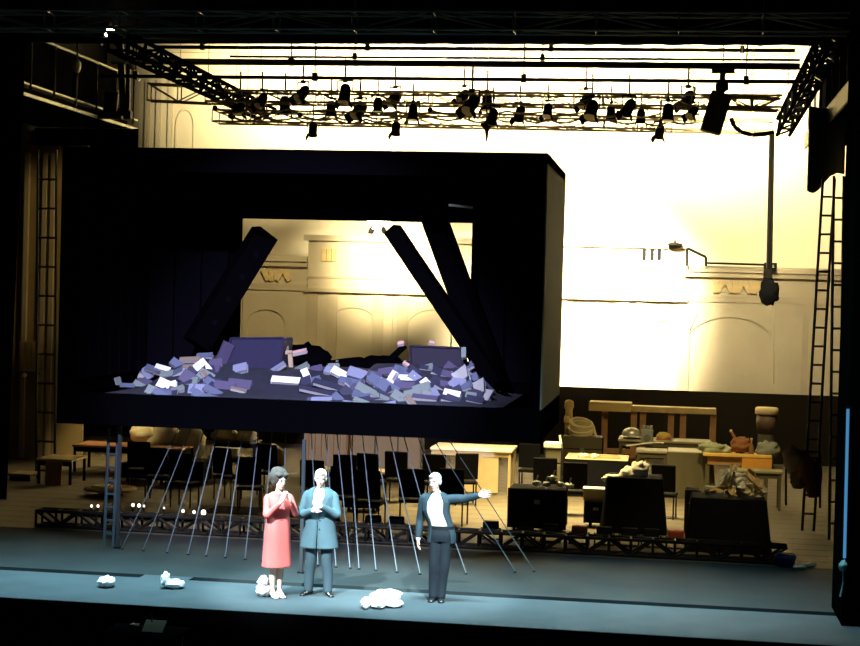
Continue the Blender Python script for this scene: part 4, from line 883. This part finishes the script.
def hand(m, wrist, d, palm_n, side, curl=.35, spread=.10, L=.185, thumb=1):
    """palm + five fingers. d: direction of the hand, palm_n: where the palm faces, side: towards the thumb"""
    wrist = Vector(wrist); d = Vector(d).normalized(); s = Vector(side); s = (s-d*s.dot(d)).normalized(); pn = d.cross(s)
    if pn.dot(Vector(palm_n)) < 0: pn = -pn
    pl = L*.52
    for k in (-.30, -.1, .1, .30):
        limb(m, [tuple(wrist+s*k*.05)+(.019,), tuple(wrist+d*pl*.55+s*k*.105)+(.019,), tuple(wrist+d*pl+s*k*.12)+(.014,)], 8, 3)
    for k, ln in ((.30, .43), (.1, .48), (-.1, .45), (-.30, .35)):
        b = wrist+d*pl*.96+s*k*.125; fd = (d+s*k*spread*3).normalized(); l = L*ln; p = b; pts = [tuple(p)+(.0105,)]
        for j, (f_, r_) in enumerate(((.42, .0098), (.32, .009), (.26, .0078))):
            a = curl*(j+.7)*(1.15-.4*k); dd = fd*math.cos(a)+pn*math.sin(a); p = p+dd*l*f_; pts.append(tuple(p)+(r_,))
        limb(m, pts, 7, 3)
    b = wrist+d*pl*.28+s*.028; td = (d*.65+s*.75+pn*.25).normalized(); p1 = b+td*.035; p2 = p1+(d*.85+s*.35+pn*.3).normalized()*.033; p3 = p2+(d*.95+s*.1+pn*.35).normalized()*.025
    limb(m, [tuple(b)+(.015,), tuple(p1)+(.0125,), tuple(p2)+(.011,), tuple(p3)+(.009,)], 8, 3)
def head(m, c, yaw, tilt=0, roll=0):
    """skull, jaw, nose, brow, ears as one head in mesh m; returns placer"""
    c = Vector(c); R = Matrix.Rotation(yaw, 3, 'Z') @ Matrix.Rotation(roll, 3, 'Y') @ Matrix.Rotation(tilt, 3, 'X')
    P_ = lambda x, y, z: c+R@Vector((x, y, z))
    m.ball(P_(0, .018, .028), (.076, .094, .088), 14, R)
    m.ball(P_(0, -.022, -.04), (.058, .062, .074), 12, R)
    m.ball(P_(0, -.058, -.088), (.028, .024, .022), 8, R)       # chin
    for s in (-1, 1):
        m.ball(P_(s*.036, -.052, -.02), (.024, .024, .022), 8, R)  # cheek
        m.ball(P_(s*.03, -.066, .026), (.026, .014, .009), 8, R)   # brow
        m.ball(P_(s*.078, .012, -.006), (.010, .020, .032), 8, R)  # ear
    limb(m, [tuple(P_(0, -.074, .016))+(.008,), tuple(P_(0, -.088, -.008))+(.010,), tuple(P_(0, -.097, -.024))+(.013,)], 8, 3)
    m.ball(P_(0, -.082, -.030), (.018, .012, .009), 8, R)
    m.ball(P_(0, -.074, -.058), (.024, .012, .007), 8, R); m.ball(P_(0, -.073, -.068), (.020, .012, .007), 8, R)
    return P_, R
def facebits(t, P_, R, lip=(.45, .16, .14)):
    for s in (-1, 1):
        MB().ball(P_(s*.030, -.068, .008), (.012, .010, .008), 8, R).build('eye', mat('eye_white', (.75, .75, .75), .3), t, True)
        MB().ball(P_(s*.030, -.0765, .008), (.0055, .003, .0055), 6, R).build('iris', mat('eye_dark', (.03, .02, .015), .3), t, True)
        MB().ball(P_(s*.030, -.078, .032), (.020, .006, .0045), 6, R).build('eyebrow', mat('brow_grey', (.12, .10, .08), .9), t, True)
    MB().ball(P_(0, -.083, -.0625), (.022, .006, .0055), 8, R).build('lips', mat('lips_%d' % int(lip[0]*100), lip, .5), t, True)
def shoe(t, ank, dirv, m, heel=0):
    a = Vector(ank); d = Vector(dirv).normalized(); mb = MB(); s = Vector((-d.y, d.x, 0)); rr = []
    for f, w_, h in ((-.075, .020, .045), (-.06, .034, .06), (-.02, .039, .075), (.04, .040, .06), (.10, .047, .045), (.15, .043, .036), (.185, .022, .024)):
        c = Vector((a.x, a.y, 0))+d*f; ring = []
        lift = heel*max(0, 1-(f+.075)/.16)
        for i in range(10):
            an = 2*PI*i/10; ring.append(c+s*w_*math.cos(an)+Vector((0, 0, lift+max(.003, h/2+h/2*math.sin(an)*1.0))))
        rr.append(ring)
    mb.rings(rr); mb.build('shoe', m, t, True)
    if heel: MB().tube(Vector((a.x, a.y, 0))-d*.06, Vector((a.x, a.y, heel))-d*.06, .012, 8).build('shoe_heel', m, t)
skin = mat('skin', (.62, .45, .36), .6, noise=.06, scale=12)
whair = mat('white_hair', (.70, .68, .64), .8, noise=.2, scale=30)

def man(label, X, loc, hx, headp, hyaw, feet, arms, suit, shirtm, trousers, kind, sh_z=1.42, hair=None, tie=None):
    """loc: feet centre; local frame faces -Y. hx: hip x; arms: list of (shoulder, elbow, wrist, hand dir, palm, thumb side)"""
    t = thing('person', label, 'person', loc)
    hp = Vector(headp); sx = hp.x*.6
    secs = [(.84, hx, 0, .150, .105), (.95, hx, 0, .160, .112), (1.08, hx*.7+sx*.3, 0, .148, .105), (1.22, sx, 0, .165, .118), (1.34, sx, .005, .178, .115), (1.41, sx, .01, .160, .095), (1.455, sx, .01, .105, .07)]
    b = MB(); trunk(b, secs); limb(b, [(sx, .012, 1.42, .062), (sx*.6+hp.x*.4, .005, 1.49, .055), (hp.x, .005, hp.z-.07, .055)], 12)
    for (f, s) in feet:
        f = Vector(f); limb(b, [(hx+s*.085, 0, .90, .088), (hx*.6+f.x*.4+s*.04, -.01, .70, .074), ((f.x+hx+s*.08)/2, -.015, .49, .056), (f.x*.85+(hx+s*.08)*.15, .01, .32, .055), (f.x, .01, .10, .036), (f.x, -.01, .06, .036)], 12)
        limb(b, [(f.x, 0.01, .06, .026), (f.x+f.y*.04, -.05, .028, .020), (f.x+f.y*.09, -.10, .022, .016)], 10)
    for (sh, el, wr, hd, pn, sd, cu) in arms:
        sh, el, wr = Vector(sh), Vector(el), Vector(wr)
        limb(b, [tuple(sh*.75+Vector((sx, 0, 1.38))*.25)+(.052,), tuple(sh)+(.054,), tuple((sh+el)/2)+(.044,), tuple(el)+(.036,), tuple((el*.6+wr*.4))+(.037,), tuple(wr)+(.025,)], 12)
        hand(b, wr, hd, pn, sd, cu)
    P_, R = head(b, hp, *hyaw)
    bo = b.build('body', skin, t, True); remesh(bo, .006, 3)
    facebits(t, P_, R)
    # trousers: one garment, remeshed into a continuous surface
    tr = MB(); trunk(tr, [(.82, hx, 0, .160, .118), (.90, hx, 0, .176, .130), (.98, hx, 0, .174, .128), (1.04, hx, 0, .166, .122)])
    for (f, s) in feet:
        f = Vector(f); limb(tr, [(hx+s*.085, 0, .88, .098), (hx*.6+f.x*.4+s*.045, -.01, .70, .090), ((f.x+hx+s*.08)/2, -.015, .49, .077), (f.x*.85+(hx+s*.08)*.15, .005, .30, .072), (f.x, .0, .10, .064), (f.x, -.01, .075, .066)], 14)
    to = tr.build('trousers', trousers, t, True); remesh(to, .011, 3)
    for (f, s) in feet: shoe(t, (f[0], .03, 0), (f[1], -1, 0), mat('black_leather', (.012, .012, .012), .35))
    # shirt
    s_ = MB(); trunk(s_, [(z, x, y, rx+.008, ry+.008) for z, x, y, rx, ry in secs if z > .9]); limb(s_, [(sx, .01, 1.44, .07), (sx, .008, 1.475, .062)], 12)
    so = s_.build('shirt', shirtm, t, True); remesh(so, .010, 2)
    # jacket or coat: open-fronted shell + sleeves
    if kind == 'jacket':
        js = [(.80, hx, 0, .192, .138), (.92, hx, 0, .186, .134), (1.06, hx*.7+sx*.3, 0, .168, .125), (1.22, sx, 0, .183, .134), (1.35, sx, .005, .192, .128), (1.42, sx, .01, .170, .108), (1.475, sx, .012, .088, .075)]
        gap = lambda z: .50+.25*max(0, (1.42-z)/.6)
    else:
        js = [(.66, hx, 0, .255, .175), (.80, hx, 0, .236, .165), (.95, hx, 0, .212, .150), (1.08, hx*.7+sx*.3, 0, .195, .140), (1.22, sx, 0, .200, .142), (1.35, sx, .005, .205, .135), (1.42, sx, .01, .180, .112), (1.48, sx, .012, .092, .080)]
        gap = lambda z: .006+(.55*max(0, (z-1.22)/.25) if z > 1.22 else .02*(1.22-z))
    j = MB(); trunk(j, js, 30, gap=gap, wob=.012); jo = j.build('jacket' if kind == 'jacket' else 'coat', suit, t, True)
    so_ = jo.modifiers.new('s', 'SOLIDIFY'); so_.thickness = .012; so_.offset = 0
    for (sh, el, wr, hd, pn, sd, cu) in arms:
        sh, el, wr = Vector(sh), Vector(el), Vector(wr); sl = MB()
        limb(sl, [tuple(sh*.72+Vector((sx, .01, 1.36))*.28)+(.070,), tuple(sh)+(.066,), tuple((sh+el)/2)+(.064,), tuple(el)+(.055,), tuple(el*.5+wr*.5)+(.051,), tuple(wr)+(.042,)], 14)
        o = sl.build('sleeve', suit, t, True); remesh(o, .010, 2)
        cu_ = MB(); dd = (wr-el).normalized(); cu_.tube(wr+dd*.0, wr+dd*.04, .034, 12, .033); cu_.build('shirt_cuff', shirtm, t, True)
    # lapels
    for s in (-1, 1):
        lp = MB(); zz = ((1.46, .055), (1.36, .085), (1.24, .075), (1.12 if kind == 'jacket' else 1.21, .02)); r1, r2 = [], []
        for z, w_ in zz:
            g = gap(z); a = -PI/2+s*g; 
            near = min(cat(js, 5), key=lambda q_: abs(q_[0]-z)); _, cx, cy, rx, ry = near
            e = .86
            def pt(an, k=1.03): c_, sn = math.cos(an), math.sin(an); return Vector((cx+math.copysign(abs(c_)**e, c_)*rx*k, cy+math.copysign(abs(sn)**e, sn)*ry*k-.006, z))
            r1.append(pt(a)); r2.append(pt(a+s*w_/rx, 1.06))
        lp.rings([[p, q_] for p, q_ in zip(r1, r2)], caps=False, closed=False); lo = lp.build('lapel', suit, t); lo.modifiers.new('s', 'SOLIDIFY').thickness = .008
    for z in ((1.17, 1.05, .93) if kind != 'jacket' else ()):
        near = min(cat(js, 5), key=lambda q_: abs(q_[0]-z)); MB().ball((near[1]+.03, near[2]-near[4]-.006, z), (.012, .006, .012), 6).build('button', mat('button', (.02, .03, .04), .4), t, True)
    if kind == 'jacket':
        bl_ = MB(); trunk(bl_, [(1.0, hx, 0, .176, .131), (1.035, hx, 0, .172, .128)]); bl_.build('belt', mat('black_leather', 0), t)
    if hair:
        h = MB(); h.ball(P_(0, .036, .040), (.086, .094, .090), 12, R)
        for s in (-1, 1): h.ball(P_(s*.062, .03, .0), (.026, .05, .05), 8, R)
        h.ball(P_(0, -.035, .088), (.062, .045, .030), 8, R)
        ho = h.build('hair', hair, t, True); remesh(ho, .008, 2)
    return t
teal = mat('dark_teal_suit', (.011, .030, .042), .8, noise=.15, scale=10)
tealt = mat('dark_trousers', (.0045, .012, .020), .85)
coatm = mat('blue_grey_coat', (.042, .088, .106), .85, noise=.12, scale=8)
coatt = mat('blue_grey_trousers', (.022, .047, .058), .85)
shirt = mat('white_shirt', (.82, .84, .86), .8, noise=.05)
Q = ground(437, 601)
man('man in an open dark teal suit and white shirt, arm stretched out to the side', 0, Q, .04, (-.075, -.01, 1.615), (-.25, .12, -.08),
    [((-.055, -.10), -1), ((.055, .12), 1)],
    [((-.215, 0, 1.385), (-.265, .03, 1.10), (-.275, -.03, .865), (-.04, -.10, -1), (1, 0, 0), (.1, -1, 0), .30),
     ((.175, 0, 1.395), (.36, -.03, 1.415), (.545, -.10, 1.475), (1, -.15, .22), (0, -1, .2), (.1, 0, 1), .12)],
    teal, shirt, tealt, 'jacket', hair=mat('grey_white_hair', (.55, .53, .50), .8))
# white paper in the hanging hand
q = Q+Vector((-.275, -.09, .66)); 
Q2 = ground(318, 595)
man('man in a long blue-grey coat with his hands clasped on his chest', 0, Q2, .0, (.0, -.02, 1.60), (.08, .18, .0),
    [((-.135, -.45), -1), ((.135, .55), 1)],
    [((-.180, 0, 1.365), (-.250, -.06, 1.10), (-.055, -.235, 1.19), (1, -.15, .25), (0, 1, -.2), (0, -.3, 1), .45),
     ((.180, 0, 1.365), (.250, -.06, 1.12), (.075, -.25, 1.25), (-.9, -.1, .55), (0, 1, -.3), (.3, -.3, 1), .45)],
    coatm, shirt, coatt, 'coat', hair=whair)
# ---------------- woman in red
Q3 = ground(276, 597)
t = thing('person', 'woman with grey-brown hair in a knee-length red dress, hands raised to her face', 'person', Q3)
T = Matrix.Rotation(math.radians(38), 3, 'Z')
b = MB()
secs = [(.80, 0, 0, .150, .115), (.90, 0, 0, .168, .122), (1.02, 0, 0, .135, .10), (1.12, 0, 0, .125, .095), (1.23, 0, -.01, .145, .118), (1.33, 0, 0, .155, .10), (1.39, 0, .01, .135, .085), (1.43, 0, .01, .085, .06)]
trunk(b, secs); limb(b, [(0, .012, 1.40, .052), (0, -.005, 1.47, .044), (0, -.02, 1.53, .045)], 12)
for s in (-1, 1):
    limb(b, [(s*.08, 0, .86, .082), (s*.075, -.01, .66, .072), (s*.06, -.015, .47, .05), (s*.055, .01, .34, .052), (s*.05, .01, .13, .032), (s*.05, 0, .10, .03)], 12)
    limb(b, [(s*.05, .01, .09, .03), (s*.052, -.06, .055, .028), (s*.055, -.12, .025, .022)], 10)
    sh, el = (s*.165, 0, 1.350), (s*.215, -.10, 1.13); wr = (s*.065, -.255, 1.33)
    limb(b, [(s*.13, .005, 1.355, .045)]+[tuple(sh)+(.045,), ((sh[0]+el[0])/2, -.05, 1.245, .038), tuple(el)+(.032,), ((el[0]*.6+wr[0]*.4), -.16, 1.21, .031), tuple(wr)+(.021,)], 12)
    hand(b, wr, (-s*.35, .15, 1), (-s, .3, 0), (0, 1, .1), .25, L=.17)
P_, R = head(b, (.0, -.035, 1.585), .15, .18)
bo = b.build('body', skin, t, True); remesh(bo, .006, 3)
facebits(t, P_, R, (.55, .10, .10))
redd = mat('red_dress', (.66, .13, .115), .85, noise=.08)
d = MB(); trunk(d, [(.42, 0, 0, .205, .165), (.55, 0, 0, .195, .155), (.72, 0, 0, .185, .145), (.90, 0, 0, .180, .136), (1.03, 0, 0, .166, .126), (1.12, 0, 0, .156, .120), (1.23, 0, -.01, .158, .130), (1.33, 0, 0, .168, .112), (1.385, 0, .01, .150, .095), (1.425, 0, .01, .075, .06)], 30, wob=.02)
do = d.build('dress', redd, t, True); remesh(do, .010, 2)
for s in (-1, 1):
    sh, el = (s*.165, 0, 1.350), (s*.215, -.10, 1.13); wr = (s*.065, -.255, 1.33); sl = MB()
    limb(sl, [(s*.12, .005, 1.345, .060)]+[tuple(sh)+(.050,), ((sh[0]+el[0])/2, -.05, 1.245, .047), tuple(el)+(.045,), ((el[0]*.6+wr[0]*.4), -.16, 1.21, .042), (wr[0]*.85+el[0]*.15, -.23, 1.30, .034)], 14)
    o_ = sl.build('sleeve', redd, t, True); remesh(o_, .010, 2)
    shoe(t, (s*.05, .03, 0), (0, -1, 0), mat('pale_shoe', (.62, .55, .48), .4), heel=.05)
MB().lathe((0, 0, 1.05), [(.12, -.0), (.125, .015), (.12, .03)], 24).build('waist_seam', mat('red_dark_seam', (.42, .04, .04), .8), t, True)
h = MB(); hm = mat('grey_brown_hair', (.052, .047, .040), .95, noise=.4, scale=20)
h.ball(P_(0, .05, .055), (.125, .12, .12), 12, R); h.ball(P_(0, .085, .0), (.095, .075, .09), 10, R); h.ball(P_(0, .07, .115), (.10, .10, .06), 10, R); h.ball(P_(0, .13, .02), (.10, .08, .10), 10, R)
for s in (-1, 1): h.ball(P_(s*.082, .03, .0), (.03, .05, .065), 8, R); h.ball(P_(s*.05, -.03, .095), (.05, .05, .03), 8, R)
ho = h.build('hair', hm, t, True); remesh(ho, .009, 1)
t.rotation_euler = (0, 0, math.radians(38))

# small pieces hang on the part that carries them: thing > part > sub-part
CARRY = {'iris': 'eye', 'lapel': ('jacket', 'coat'), 'button': ('coat',), 'shoe_heel': 'shoe', 'shirt_cuff': 'sleeve', 'lens': 'housing', 'barn_door': 'housing', 'front_glass': 'housing', 'latch': 'lid', 'castor': 'body', 'corner_rail': 'body',
         'piping': 'body', 'dial': 'body', 'tube': 'body', 'apron': 'table_top', 'bolt_plate': 'beam_body', 'brim': 'dome', 'sleeve_end': 'fabric', 'cover_plate': 'housing', 'hanger_wire': 'pipe', 'clamp': 'pipe', 'plug': 'cable', 'floor_anchor': 'wire', 'bulb': 'bracket', 'wall_panel': 'side_wall'}
def base(n): return n.split('.')[0]
for root in [o for o in S.objects if o.parent is None and o.type == 'EMPTY']:
    kids = list(root.children)
    for k_ in kids:
        w_ = CARRY.get(base(k_.name))
        if not w_ or k_.matrix_basis != Matrix.Identity(4): continue
        w_ = (w_,) if isinstance(w_, str) else w_
        c_ = [q for q in kids if base(q.name) in w_ and q.matrix_basis == Matrix.Identity(4)]
        if c_:
            mid = lambda o: sum((Vector(v) for v in o.bound_box), Vector())/8
            k_.parent = min(c_, key=lambda q: (mid(q)-mid(k_)).length)
